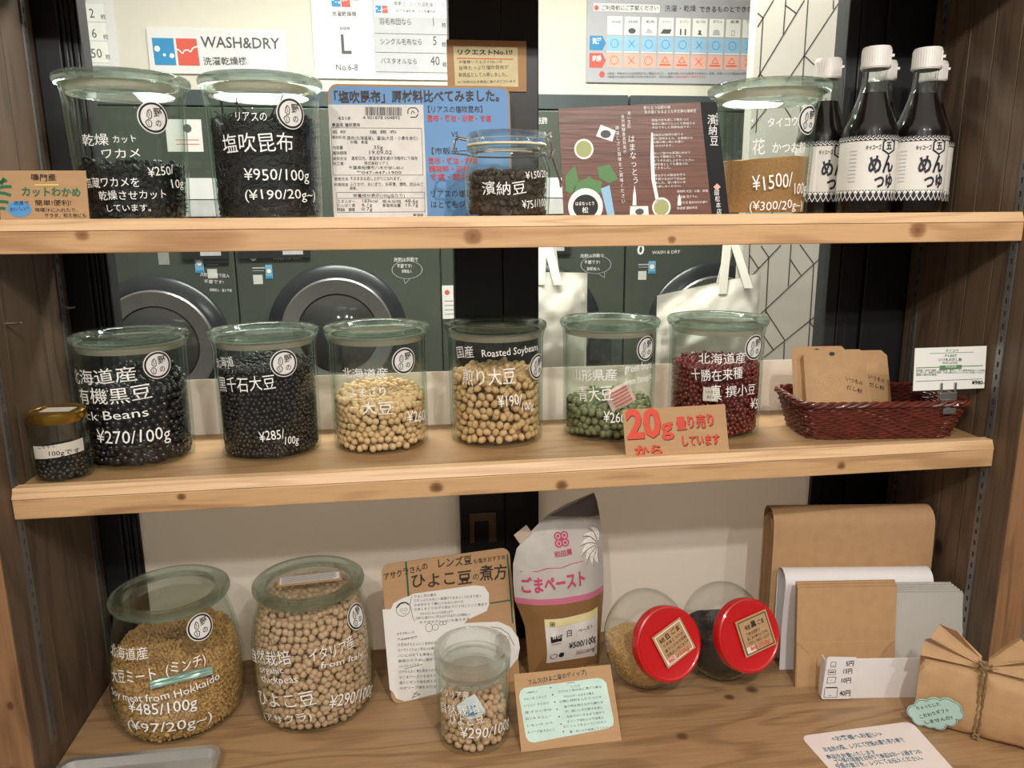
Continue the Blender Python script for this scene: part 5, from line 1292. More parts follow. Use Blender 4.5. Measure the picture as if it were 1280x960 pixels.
# ------------------------------------------------------------------ bottles of noodle sauce
def bottle(loc, lab, yaw=0.):
    t = thing('sauce_bottle', lab, 'bottle', loc, yaw, 0, 'soy noodle sauce bottles'); R = .0330
    prof = [(0, .0012), (.028, .0008), (.031, 0), (.0328, .003), (R, .008), (R, .099), (.0325, .104), (.0300, .110), (.0262, .118), (.0215, .130), (.0175, .142), (.0150, .153), (.0138, .163), (.0138, .172), (.0152, .174), (.0152, .177), (.0130, .178)]
    MB().lathe(prof+[(.0115, .177), (.0118, .162), (.013, .153), (.0155, .1475)], 56).build('glass', clear_glass('bottle glass', (.955, .97, .96), 1.5, 0, 1.2), t)
    MB().lathe([(0, .0025), (.0300, .0022), (.0322, .0075), (.0322, .1000), (.0293, .1095), (.0255, .118), (.0208, .130), (.0168, .142), (.0155, .147), (0, .147)], 48).build('sauce', mat('dark soy sauce', (14, 6, 5), .3, var=.1, spec=.15), t)
    mb = MB(); mb.lathe([(.0145, .1745), (.0165, .175), (.0166, .1975), (.0155, .2000), (0, .2003)], 48); n = 48
    for k in range(36):
        a = 2*PI*k/36; mb.box(-.0003, .0003, -.01705, -.0164, .178, .196, 0, Matrix.Rotation(a, 4, 'Z'))
    mb.box(.0162, .0195, -.0045, .0045, .1885, .1915); mb.lathe([(.0166, .1762), (.0174, .1762), (.0174, .1788), (.0166, .1788)], 48)
    mb.build('cap', mat('white plastic cap', (224, 220, 214), .4, var=.01), t)
    # paper label wrapped round the body
    z0, z1 = .0185, .0955; N_ = 48; r = R+.0004; mb = MB(); vs = []; a0, a1 = -2.5, 2.5
    for v in (z0, z1):
        for i in range(N_+1): u = a0+(a1-a0)*i/N_; vs.append((r*math.sin(u), -r*math.cos(u), v))
    mb.add(vs, [(i, i+1, N_+2+i, N_+1+i) for i in range(N_)], 0, True)
    lb = mb.build('label', mat('label paper', (228, 224, 216), .6, var=.01), t, fixn=False)
    mb = MB(); mp = lambda u, v: ((r+.0004)*math.sin(u), -(r+.0004)*math.cos(u), v); mq = lambda u, v: ((r+.0007)*math.sin(u), -(r+.0007)*math.cos(u), v); th = .12
    def band(v0, v1, mi, m_): mb.add([m_(a0+(a1-a0)*i/N_, v) for v in (v0, v1) for i in range(N_+1)], [(i, i+1, N_+2+i, N_+1+i) for i in range(N_)], mi)
    band(z0, z0+.0125, 0, mp); band(z1-.0065, z1, 0, mp)
    u = a0
    while u < a1-.2:
        mb.strip([(u, z0), (u+.2, z0+.0125)], .0016, 0, 1, mq); mb.strip([(u, z0+.0125), (u+.2, z0)], .0016, 0, 1, mq)
        mb.disc(u+.1, z0+.0105, .0018, 0, 1, lambda a_, b_: mq(u+.1+(a_-u-.1)*30, b_), 8)
        u += .2
    u = a0
    while u < a1-.16:
        mb.strip([(u, z1), (u+.02, z1-.004), (u+.10, z1-.0055), (u+.16, z1-.003)], .0012, 0, 1, mq); mb.strip([(u+.12, z1-.001), (u+.06, z1-.003)], .0010, 0, 1, mq); u += .16
    W = lambda s, u0, v0, u1, v1, h, wt: write(mb, s, u0*r, v0, u1*r, v1, h, 0, wt, lambda u, v: mq(u/r, v))
    W('キッコーゴ', -.50+th, z1-.0175, .02+th, z1-.0170, .0055, 2)
    hx, hz = .33+th, z1-.0130
    def hexa(s_): return [(hx+s_*math.cos(PI/2+k*PI/3)/r, hz+s_*math.sin(PI/2+k*PI/3)) for k in range(7)]
    H0, H1 = hexa(.0105), hexa(.0083)
    for k in range(6): mb.add([mq(*H0[k]), mq(*H0[k+1]), mq(*H1[k+1]), mq(*H1[k])], [(0, 1, 2, 3)], 0)
    W('五', hx-.13, hz-.0047, hx+.13, hz-.0042, .0095, 2)
    W('めん', -.38+th, z1-.0455, .62+th, z1-.0440, .0205, 3); W('つゆ', -.12+th, z1-.0635, .68+th, z1-.0620, .0165, 3)
    # small lines of side print
    for i in range(9): mb.strip([(-1.05+th, z1-.018-i*.0045), (-.78+th, z1-.018-i*.0045)], .0012, 0, 2, mq)
    for i in range(3): mb.strip([(-.40+.06*i+th, z1-.046), (-.40+.06*i+th, z1-.060)], .02, 0, 2, mq) if False else None
    mb.build('label_print', [mat('label indigo', (38, 34, 48), .6), ink('c'), ink('x')], lb, fixn=False)
    return t
def copy_tree(o, parent=None):
    c = o.copy(); COL.objects.link(c)
    if parent: c.parent = parent
    for ch in list(o.children): copy_tree(ch, c)
    return c
b0 = bottle((.4215, .060, TOP_Z), 'dark sauce bottle with white cap and label, middle of the front three')
def more(loc, lab, yaw):
    c = copy_tree(b0); c.location = Vector(loc)+Vector((0, 0, LIFT)); c.rotation_euler = (0, 0, yaw); c['label'] = lab
b0.rotation_euler = (0, 0, -.26)
more((.4890, .060, TOP_Z), 'dark sauce bottle with white cap closest to the right plank wall, in front', -.30)
more((.4000, .133, TOP_Z), 'dark sauce bottle standing against the bonito powder jar', -.22)
more((.4840, .142, TOP_Z), 'dark sauce bottle mostly hidden behind the middle front bottle', -.5)
more((.5560, .140, TOP_Z), 'dark sauce bottle hidden behind the bottle by the plank wall', -.6)
# ------------------------------------------------------------------ cards and posters
def board(name, lab, cat, M, yaw, lean, w_, h_, m, th=.0018, round_=0., part='card'):
    t = thing(name, lab, cat, M, yaw, lean)
    if round_:
        P = []
        for cx, cz, a in ((w_/2-round_, round_, -90), (w_/2-round_, h_-round_, 0), (-w_/2+round_, h_-round_, 90), (-w_/2+round_, round_, 180)):
            for k in range(7): q = math.radians(a+15*k); P.append((cx+round_*math.cos(q), cz+round_*math.sin(q)))
        MB().prism(P, 0, th).build(part, m, t)
    else: MB().box(-w_/2, w_/2, 0, th, 0, h_).build(part, m, t, bevel=.0003)
    return t
R_ = math.radians
def part_poly(t, name, pts, y, m, th=.0004):
    return MB().prism(pts, y-th, y).build(name, m, t)
# wakame card
t = board('price_card', 'brown card with green lettering and a blue bubble in front of the wakame jar', 'card', (-.5333, .020, TOP_Z), 0, R_(6), .0880, .0540, CARD)
def ex(mb, ci):
    mb.strip([(-.0075, .0390), (.0165, .0393)], .0015, -.0004, ci('y')); mb.disc(-.0245, .0145, .0085, -.0004, ci('b'), sx=1.4)
    for x0, z0, x1, z1 in ((-.044, .040, -.034, .044), (-.044, .036, -.030, .0375), (-.044, .0315, -.0315, .0285), (-.044, .022, -.0345, .021), (-.044, .015, -.038, .0145), (-.040, .0395, -.0365, .0465)):
        mb.strip([(x0, z0), ((x0+x1)/2, (z0+z1)/2+.0008), (x1, z1)], .0030, -.0004, ci('g'))
lettering('wak', face(t), flat(-.0007), extra=ex)
# blue kombu poster
t = board('comparison_poster', 'blue cardboard poster comparing kombu ingredients with a white product label', 'poster', (-.1306, .155, TOP_Z), 0, R_(8), .2320, .1700, CARD, .002, .012)
P = []
for cx, cz, a in ((.104, .0105, -90), (.104, .157, 0), (-.103, .157, 90), (-.103, .0105, 180)):
    for k in range(5): q = R_(a+22.5*k); P.append((cx+.010*math.cos(q), cz+.010*math.sin(q)))
part_poly(t, 'blue_sheet', P, 0, mat('blue print', (92, 146, 200), .5, var=.05, scale=14))
part_poly(t, 'product_label', [(-.1150, .0012), (.0040, .0012), (.0034, .1452), (-.1165, .1440)], -.0005, mat('label white', (226, 222, 216), .6))
def ex(mb, ci):
    y = -.0012; k = ci('k'); rb = random.Random(3); x = -.0705
    while x < -.024:
        ww = rb.choice((.0004, .0007, .0011)); rect(mb, x, x+ww, .1310, .1415, y, k); x += ww+rb.choice((.0004, .0006, .0009))
    def frame_(x0, x1, z0, z1): mb.strip([(x0, z0), (x1, z0), (x1, z1), (x0, z1), (x0, z0)], .0005, y, k)
    frame_(-.1138, .0002, .0563, .1153); frame_(-.1105, .0010, .0095, .0345); mb.strip([(-.1105, .0270), (.0010, .0270)], .0005, y, k)
    a, b, c_, d = -.0165, -.0035, .1292, .1410; mb.strip([(a, c_+.004), (a, d-.003), (a+.003, d), (b-.003, d), (b, d-.003), (b, c_+.006)], .0012, y, k); mb.strip([(b, c_+.004), (b-.003, c_), (a+.003, c_)], .0012, y, k); mb.strip([(a+.004, c_+.004), (a+.006, c_+.008), (a+.009, c_+.005)], .0009, y, k)
    mb.strip([(-.030, .020), (-.030, .022)], .0005, y, k)
lettering('blue', face(t), flat(-.0014), extra=ex, jit=.0)
# request card on the door stile
t = board('request_card', 'small kraft card with cream note taped to the black door stile', 'card', (-.0404, .2090, .8116), 0, 0, .1060, .0635, CARD)
part_poly(t, 'cream_note', [(-.0430, .0060), (.0417, .0060), (.0410, .0553), (-.0444, .0553)], 0, mat('cream note paper', (226, 212, 168), .7))
lettering('req', face(t), lambda u, v: (u, -.0007, v+.002), extra=lambda mb, ci: mb.strip([(-.040, .0405), (.035, .0405)], .0011, -.0007, ci('r')))
# leaflet about fermented beans
t = board('leaflet', 'brown wood-grain leaflet with tea cups and a black spine strip', 'leaflet', (.145, .040, TOP_Z), 0, R_(3), .001, .001, PAPER)
for ch in list(t.children): bpy.data.objects.remove(ch)
LW = wood('printed wood grain', (122, 84, 72), (80, 52, 46), 'X', rings=60, rough=.35, contrast=.7, sq=16, streak=.6)
MB().prism([(-.1145, .001), (.0683, .001), (.0500, .1332), (-.1205, .1240)], 0, .0009).build('printed_sheet', LW, t)
MB().add([(.0683, 0, .001), (.0917, .003, .001), (.0714, .003, .1340), (.0500, 0, .1332), (.0683, .0009, .001), (.0917, .0039, .001), (.0714, .0039, .1340), (.0500, .0009, .1332)], [(0, 1, 2, 3), (7, 6, 5, 4), (0, 4, 5, 1), (1, 5, 6, 2), (2, 6, 7, 3), (3, 7, 4, 0)]).build('black_strip', mat('black spine print', (30, 30, 34), .4), t)
def ex(mb, ci):
    y = -.0004; dz = -.0036; w_, l_, q_ = ci('w'), ci('l'), ci('q')
    for cx, cz, r in ((-.0905, .0790, .0115), (.0045, .0120, .0115)):
        mb.disc(cx, cz, r, y, w_, ri=r*.82); mb.disc(cx, cz, r*.82, y, q_)
    def leaf(pts): mb.poly(pts, y, l_)
    leaf([(-.113, .048), (-.106, .056), (-.101, .060), (-.099, .052), (-.097, .044), (-.101, .034), (-.106, .028), (-.112, .031)]); leaf([(-.103, .034), (-.097, .042), (-.089, .045), (-.084, .048), (-.078, .044), (-.068, .042), (-.070, .036), (-.066, .030), (-.082, .027), (-.098, .028)]); leaf([(-.075, .058), (-.060, .062), (-.049, .045), (-.060, .040), (-.072, .046)])
    mb.disc(-.0885, .0135, .0210, y-.0002, w_); mb.disc(-.0885, .0135, .0138, y-.0004, ci('k'), sx=1.1); write(mb, 'はまなっとう', -.1010, .0145, -.0775, .0150, .0042, w_, 1, flat(y-.0008)); write(mb, '松', -.0930, .0060, -.0850, .0060, .0065, w_, 1, flat(y-.0008))
    mb.poly([(-.062, .003), (-.053, .003), (-.0595, .038), (-.070, .034)], y-.0001, ci('s'))
    mb.poly([(-.076, .0935), (-.0565, .0875), (-.0525, .1000), (-.0705, .1065)], y, w_); mb.disc(-.0645, .0960, .0045, y-.0003, ci('d'), sx=1.4, n=12)
    mb.poly([(-.0345, .002), (-.011, .002), (-.012, .0135), (-.034, .0135)], y, w_); mb.disc(-.0225, .007, .0038, y-.0003, ci('d'), sx=1.4, n=12)
    for cx, z0, h_ in ((-.029, .0145, .024), (.0265, .014, .014)): mb.poly([(cx-.0022, z0), (cx+.0026, z0), (cx+.002, z0+h_*.5), (cx, z0+h_), (cx-.0018, z0+h_*.45)], y, w_)
    mb.poly([(-.002, .017), (.002, .018), (-.004, .045), (-.0055, .070), (-.0075, .098), (-.0095, .098), (-.010, .070), (-.0085, .045)], y, w_); mb.poly([(.0865, .026), (.0835, .030), (.0805, .026), (.0835, .022)], -.0004+.003, ci('m')) if False else None
    mb.disc(.0735, .0355, .0042, y, ci('o'), n=4, sx=1.1)
lettering('leaf', face(t), lambda u, v: (u, (-.0008 if u < .0683-.0183*(v-.001)/.1322 else -.0008+.0032*min(1, max(0, (u-(.0683-.0183*(v-.001)/.1322))/.022))), v), extra=ex, jit=.0)
# 20 g card
t = board('price_card', 'kraft card with red lettering 20g standing before the azuki jar', 'card', (.1740, .0150, MID_Z), .055, R_(18), .1375, .0610, CARD)
MB().add([(-.03, .002, .045), (.03, .002, .045), (.03, .024, .0055), (-.03, .024, .0055), (-.03, .0026, .046), (.03, .0026, .046), (.03, .0250, .0055), (-.03, .0250, .0055)], [(0, 1, 2, 3), (7, 6, 5, 4), (0, 4, 5, 1), (1, 5, 6, 2), (2, 6, 7, 3), (3, 7, 4, 0)]).build('easel_flap', CARD, t)
lettering('s20', face(t), lambda u, v: (u+.0007, -.0004, v-.0010), name='lettering_shadow', jit=.03).data.materials[0] = ink('k')
lettering('s20', face(t), flat(-.0009), jit=.03)
# ------------------------------------------------------------------ counter: cards
t = board('recipe_board', 'cardboard chickpea recipe board with white paper sheet and green tape', 'board', (-.1072, .0840, .0), .168, R_(14), .1830, .1900, CARD, .0025, .012)
SHEET = [(-.0945, .1299), (-.0831, .1286), (-.0790, .1360), (-.0665, .1409), (-.0567, .1425), (-.0505, .1447), (.0353, .1437), (.0500, .1400), (.0560, .1290), (.0545, .1130), (.0508, .1052), (.0214, .0971), (.0172, .0930), (.0414, .0906), (.0668, .0873), (.0840, .0770), (.0940, .0600), (.0950, .0456), (.091, .0314), (.0797, .0209), (.0082, .0060), (-.0339, .0030), (-.0740, .0012), (-.0852, .0074), (-.0892, .0176), (-.0930, .0205)]
part_poly(t, 'paper_sheet', SHEET, -.0003, PAPER)
for q in ((-.0590, -.0565, .1400, .1898), (.0570, .0862, .1140, .1158), (.0865, .0885, .0820, .1800)): MB().box(q[0], q[1], -.0003, 0, q[2], q[3]).build('green_tape', mat('green tape', (30, 92, 72), .5), t)
def ex(mb, ci):
    k = ci('n'); y = -.0009
    mb.disc(-.0665, .1260, .0098, y, k, ri=.0092); mb.strip([(-.0755, .129), (-.070, .134), (-.063, .135), (-.058, .131)], .0018, y, k); mb.disc(-.0690, .1250, .0022, y, k, ri=.0018, n=12); mb.disc(-.0630, .1252, .0022, y, k, ri=.0018, n=12); mb.strip([(-.0685, .1205), (-.0655, .1193), (-.0625, .1205)], .0005, y, k)
    mb.strip([(-.0535, .142), (-.0565, .132), (-.0545, .114), (-.0520, .107)], .0006, y, k)
    mb.disc(-.0330, .0955, .0062, y, k, ri=.0056, sx=.8); mb.disc(-.0240, .0945, .0045, y, k, ri=.0040); mb.disc(-.0105, .0985, .0028, y, k, ri=.0022); mb.disc(-.0155, .0985, .0028, y, k, ri=.0022)
    mb.strip([(-.073, .085), (-.05, .0865)], .0007, y, k); mb.strip([(-.071, .045), (-.046, .047)], .0007, y, k); mb.strip([(-.062, .010), (-.052, .007), (-.064, .004), (-.056, .012)], .0007, y, k)
    mb.strip([(.055, .082), (.068, .078), (.080, .068), (.087, .05)], .0008, y, k); mb.disc(.0745, .060, .006, y, k, ri=.0055)
lettering('recipe', face(t), flat(-.0010), 'title_lettering', sel=lambda l: l[5] > .0055)
lettering('recipe', [c for c in t.children if c.name.startswith('paper_sheet')][0], flat(-.0010), 'handwriting', extra=ex, sel=lambda l: l[5] <= .0055)
t = board('recipe_card', 'kraft hummus recipe card with mint green paper leaning in front of the paste pouch', 'card', (.0275, -.0482, .0), .025, R_(38), .1290, .0910, CARD, .0018)
part_poly(t, 'mint_paper', [(-.0602, .0640), (-.0580, .0700), (-.0532, .0732), (.0440, .0762), (.0510, .0740), (.0553, .0690), (.0577, .0240), (.0560, .0185), (.0500, .0155), (-.0480, .0090), (-.0540, .0112), (-.0569, .0170)], 0, mat('mint paper', (196, 222, 212), .7))
MB().add([(-.03, .002, .070), (.03, .002, .070), (.03, .075, .0600), (-.03, .075, .0600), (-.03, .0026, .071), (.03, .0026, .071), (.03, .0755, .0610), (-.03, .0755, .0610)], [(0, 1, 2, 3), (7, 6, 5, 4), (0, 4, 5, 1), (1, 5, 6, 2), (2, 6, 7, 3), (3, 7, 4, 0)], T=None).build('easel_flap', CARD, t)
lettering('humm', face(t), flat(-.0007), extra=lambda mb, ci: [mb.disc(-.0185+i*.0016, .0705-i*.0088, .0009, -.0007, ci('k'), n=8) for i in range(7)]+[mb.strip([(-.051, .0670), (-.041, .0675)], .0005, -.0007, ci('n')), mb.strip([(.003, .0735), (.014, .0738)], .0005, -.0007, ci('n'))])
# ------------------------------------------------------------------ sesame paste pouch
def pouch_shape(outline, c, T_):
    """pillow over a star-shaped outline: returns thickness(u,v)"""
    n = len(outline); ang = [(math.atan2(z-c[1], x-c[0]), math.hypot(x-c[0], z-c[1])) for x, z in outline]
    def ratio(u, v):
        dx, dz = u-c[0], v-c[1]; r = math.hypot(dx, dz)
        if r < 1e-6: return 0
        for i in range(n):
            (x0, z0), (x1, z1) = outline[i], outline[(i+1) % n]; ex_, ez = x1-x0, z1-z0; den = dx*ez-dz*ex_
            if abs(den) < 1e-12: continue
            tt = ((x0-c[0])*ez-(z0-c[1])*ex_)/den; ss = ((x0-c[0])*dz-(z0-c[1])*dx)/den
            if tt > 0 and -1e-9 <= ss <= 1+1e-9: return 1/tt
        return 1
    return lambda u, v: T_(u, v)*max(0., 1-min(1, ratio(u, v))**2.6)
OUT = [(-.0380, .2235), (-.0182, .2390), (.0100, .2500), (.0520, .2610), (.0565, .2500), (.0603, .2270), (.0635, .1850), (.0645, .1400), (.0641, .1100), (.0600, .0700), (.0560, .0300), (.0535, .0008), (0, .0), (-.0560, .0008), (-.0575, .0400), (-.0600, .0800), (-.0680, .1050), (-.0735, .1200), (-.0750, .1480), (-.0742, .1735), (-.0680, .1950), (-.0520, .2120)]
def dense(o, k=4):
    r = []
    for i in range(len(o)):
        a, b = o[i], o[(i+1) % len(o)]
        for j in range(k): r.append((a[0]+(b[0]-a[0])*j/k, a[1]+(b[1]-a[1])*j/k))
    return r
TH = pouch_shape(OUT, (-.004, .115), lambda u, v: .026-.055*max(0, v-.12)+.0016*noise.noise(Vector((u*45, v*45, 1))))
def pillow(outline, c, th, rings=14, squash=1.0):
    o = dense(outline); n = len(o); vs = [[], []]; fs = []
    for side in (0, 1):
        for j in range(rings+1):
            s_ = 1-(j/rings)
            for x, z in o:
                u, v = c[0]+(x-c[0])*s_, c[1]+(z-c[1])*s_; vs[side].append((u, (-1 if side == 0 else squash)*th(u, v), v))
    N_ = len(vs[0]); V = vs[0]+vs[1]
    for side in (0, 1):
        b = side*N_
        for j in range(rings): fs += [(b+j*n+i, b+j*n+(i+1) % n, b+(j+1)*n+(i+1) % n, b+(j+1)*n+i) for i in range(n)]
    return V, fs
def pouch_mat():
    m, nt, out = newmat('printed pouch film'); N = nt.nodes; K = nt.links
    b = N.new('ShaderNodeBsdfPrincipled'); K.new(b.outputs[0], out.inputs[0]); b.inputs['Roughness'].default_value = .32
    tc = N.new('ShaderNodeTexCoord'); sp = N.new('ShaderNodeSeparateXYZ'); K.new(tc.outputs['Object'], sp.inputs[0])
    ma = N.new('ShaderNodeMath'); ma.operation = 'MULTIPLY_ADD'; K.new(sp.outputs[0], ma.inputs[0]); ma.inputs[1].default_value = .035; K.new(sp.outputs[2], ma.inputs[2])
    rp = N.new('ShaderNodeValToRGB'); rp.color_ramp.interpolation = 'CONSTANT'
    sc_ = N.new('ShaderNodeMath'); sc_.operation = 'MULTIPLY'; sc_.inputs[1].default_value = 3.5; K.new(ma.outputs[0], sc_.inputs[0]); K.new(sc_.outputs[0], rp.inputs[0])
    e = rp.color_ramp.elements; e[0].position = 0; e[0].color = (*lin((150, 112, 72)), 1); e[1].position = .1135*3.5; e[1].color = (*lin((216, 122, 150)), 1)
    q = e.new(.1225*3.5); q.color = (*lin((206, 200, 192)), 1)
    nz = N.new('ShaderNodeTexNoise'); nz.inputs['Scale'].default_value = 30; K.new(tc.outputs['Object'], nz.inputs[0])
    mx = N.new('ShaderNodeMix'); mx.data_type = 'RGBA'; mx.blend_type = 'MULTIPLY'; mx.inputs[0].default_value = .25; K.new(rp.outputs[0], mx.inputs[6]); K.new(nz.outputs[0], mx.inputs[7]); K.new(mx.outputs[2], b.inputs['Base Color'])
    bp = N.new('ShaderNodeBump'); bp.inputs['Strength'].default_value = .5; bp.inputs['Distance'].default_value = .003; K.new(nz.outputs[0], bp.inputs['Height']); K.new(bp.outputs[0], b.inputs['Normal'])
    return m
t = thing('paste_pouch', 'standing sesame paste pouch with pink lettering and a white price label', 'pouch', (.052, .1130, 0), .20, R_(5))
V, fs = pillow(OUT, (-.004, .115), TH); MB().add(V, fs, 0, True).build('pouch', pouch_mat(), t)
mb = MB(); T = Matrix.Translation((-.0575, -.0015, .214)) @ Matrix.Rotation(R_(-32), 4, 'Y')
mb.box(-.0115, .0115, 0, .003, -.0085, .0085, 0, T); mb.build('spout_tab', mat('spout film', (196, 180, 160), .45), t, bevel=.001)
mpf = lambda u, v: (u, -TH(u, v)-.0007, v); mpg = lambda u, v: (u, -TH(u, v)-.0012, v); mph = lambda u, v: (u, -TH(u, v)-.0017, v)
# silver corner at the top
mb = MB(); q = 10
def grid(mb, quad, mi, mp, nx=14, nz=14):
    (a, b, c, d) = quad; vs = []
    for j in range(nz+1):
        for i in range(nx+1):
            s_, t_2 = i/nx, j/nz; lo = (a[0]+(b[0]-a[0])*s_, a[1]+(b[1]-a[1])*s_); hi = (d[0]+(c[0]-d[0])*s_, d[1]+(c[1]-d[1])*s_)
            vs.append(mp(lo[0]+(hi[0]-lo[0])*t_2, lo[1]+(hi[1]-lo[1])*t_2))
    mb.add(vs, [(j*(nx+1)+i, j*(nx+1)+i+1, (j+1)*(nx+1)+i+1, (j+1)*(nx+1)+i) for j in range(nz) for i in range(nx)], mi, True)
grid(mb, ((-.0195, .2360), (.0600, .2270), (.0520, .2600), (.0490, .2590)), 0, mpf); mb.build('foil_corner', mat('grey foil', (120, 114, 108), .35, .3), t, fixn=False)
mb = MB(); grid(mb, ((-.0340, .0239), (.0477, .0185), (.0480, .0941), (-.0376, .0936)), 0, mpf); grid(mb, ((-.0372, .0820), (.0479, .0835), (.0480, .0941), (-.0376, .0936)), 1, mpg)
mb.build('price_label', [mat('label white', (226, 222, 216), .6), mat('label yellow band', (232, 218, 160), .6)], t, fixn=False)
def ex(mb, ci):
    p_, g_ = ci('p'), ci('v')
    for k in range(4):
        a = PI/4+k*PI/2; mb.disc(-.0056+.0068*math.cos(a), .2040+.0068*math.sin(a), .0058, 0, p_, mpf, 20, ri=.0038); mb.disc(-.0056+.0068*math.cos(a), .2040+.0068*math.sin(a), .0022, 0, p_, mpf, 12)
    mb.disc(-.0056, .2040, .0030, 0, p_, mpf, 12)
    mb.strip([(-.0667, .1640), (-.045, .1640), (-.030, .1672), (-.010, .1655), (.005, .1690), (.0225, .1700)], .0011, 0, p_, mpf)
    for k in range(7):
        a0 = R_(97+k*25); L2 = .0300-.0010*abs(k-3); ox, oz = .0535, .1880; up_, lo_, md = [], [], []
        for j in range(9):
            s_ = j/8; rr = .004+L2*s_; aa = a0+.55*s_*s_-.1; ww = .0042*math.sin(PI*min(1, s_*.92+.08))**.7+.0002
            px_, pz_ = ox+rr*math.cos(aa), oz+rr*math.sin(aa); nx_, nz_ = -math.sin(aa), math.cos(aa)
            up_.append((px_-nx_*ww, pz_-nz_*ww)); lo_.append((px_+nx_*ww, pz_+nz_*ww)); md.append((px_, pz_))
        ok_ = [j for j in range(9) if min(TH(*up_[j]), TH(*lo_[j])) > .0006]
        for j, j2 in zip(ok_[:-1], ok_[1:]):
            mb.add([mpf(*q2) for q2 in (up_[j], lo_[j], lo_[j2], up_[j2])], [(0, 1, 2, 3)], ci('w')); mb.strip([lo_[j], lo_[j2]], .0012, 0, g_, mpg)
            if j % 2: mb.disc(md[j][0], md[j][1], .0006, 0, ci('d'), mpg, 6)
    k_ = ci('k'); grid(mb, ((-.0300, .0585), (-.0135, .0590), (-.0130, .0690), (-.0305, .0680)), k_, mpg, 6, 4)
    for k in range(4): mb.disc(-.0275+.0022*math.cos(PI/4+k*PI/2), .0865+.0022*math.sin(PI/4+k*PI/2), .0019, 0, k_, mpf if False else mph, 10, ri=.0011)
    mb.strip([(.0085, .0600), (.0090, .0725)], .0005, 0, ci('x'), mpg); mb.disc(-.0240, .0345, .0042, 0, k_, mpg, 16, ri=.0034, sx=1.4); mb.disc(-.0120, .0345, .0042, 0, k_, mpg, 16)
lettering('pouch', t, mph, extra=ex, jit=.02, sel=lambda l: l[6] == 'p')
lettering('pouch', [c for c in t.children if c.name.startswith('price_label')][0], mph, 'price_lettering', jit=.02, sel=lambda l: l[6] != 'p')
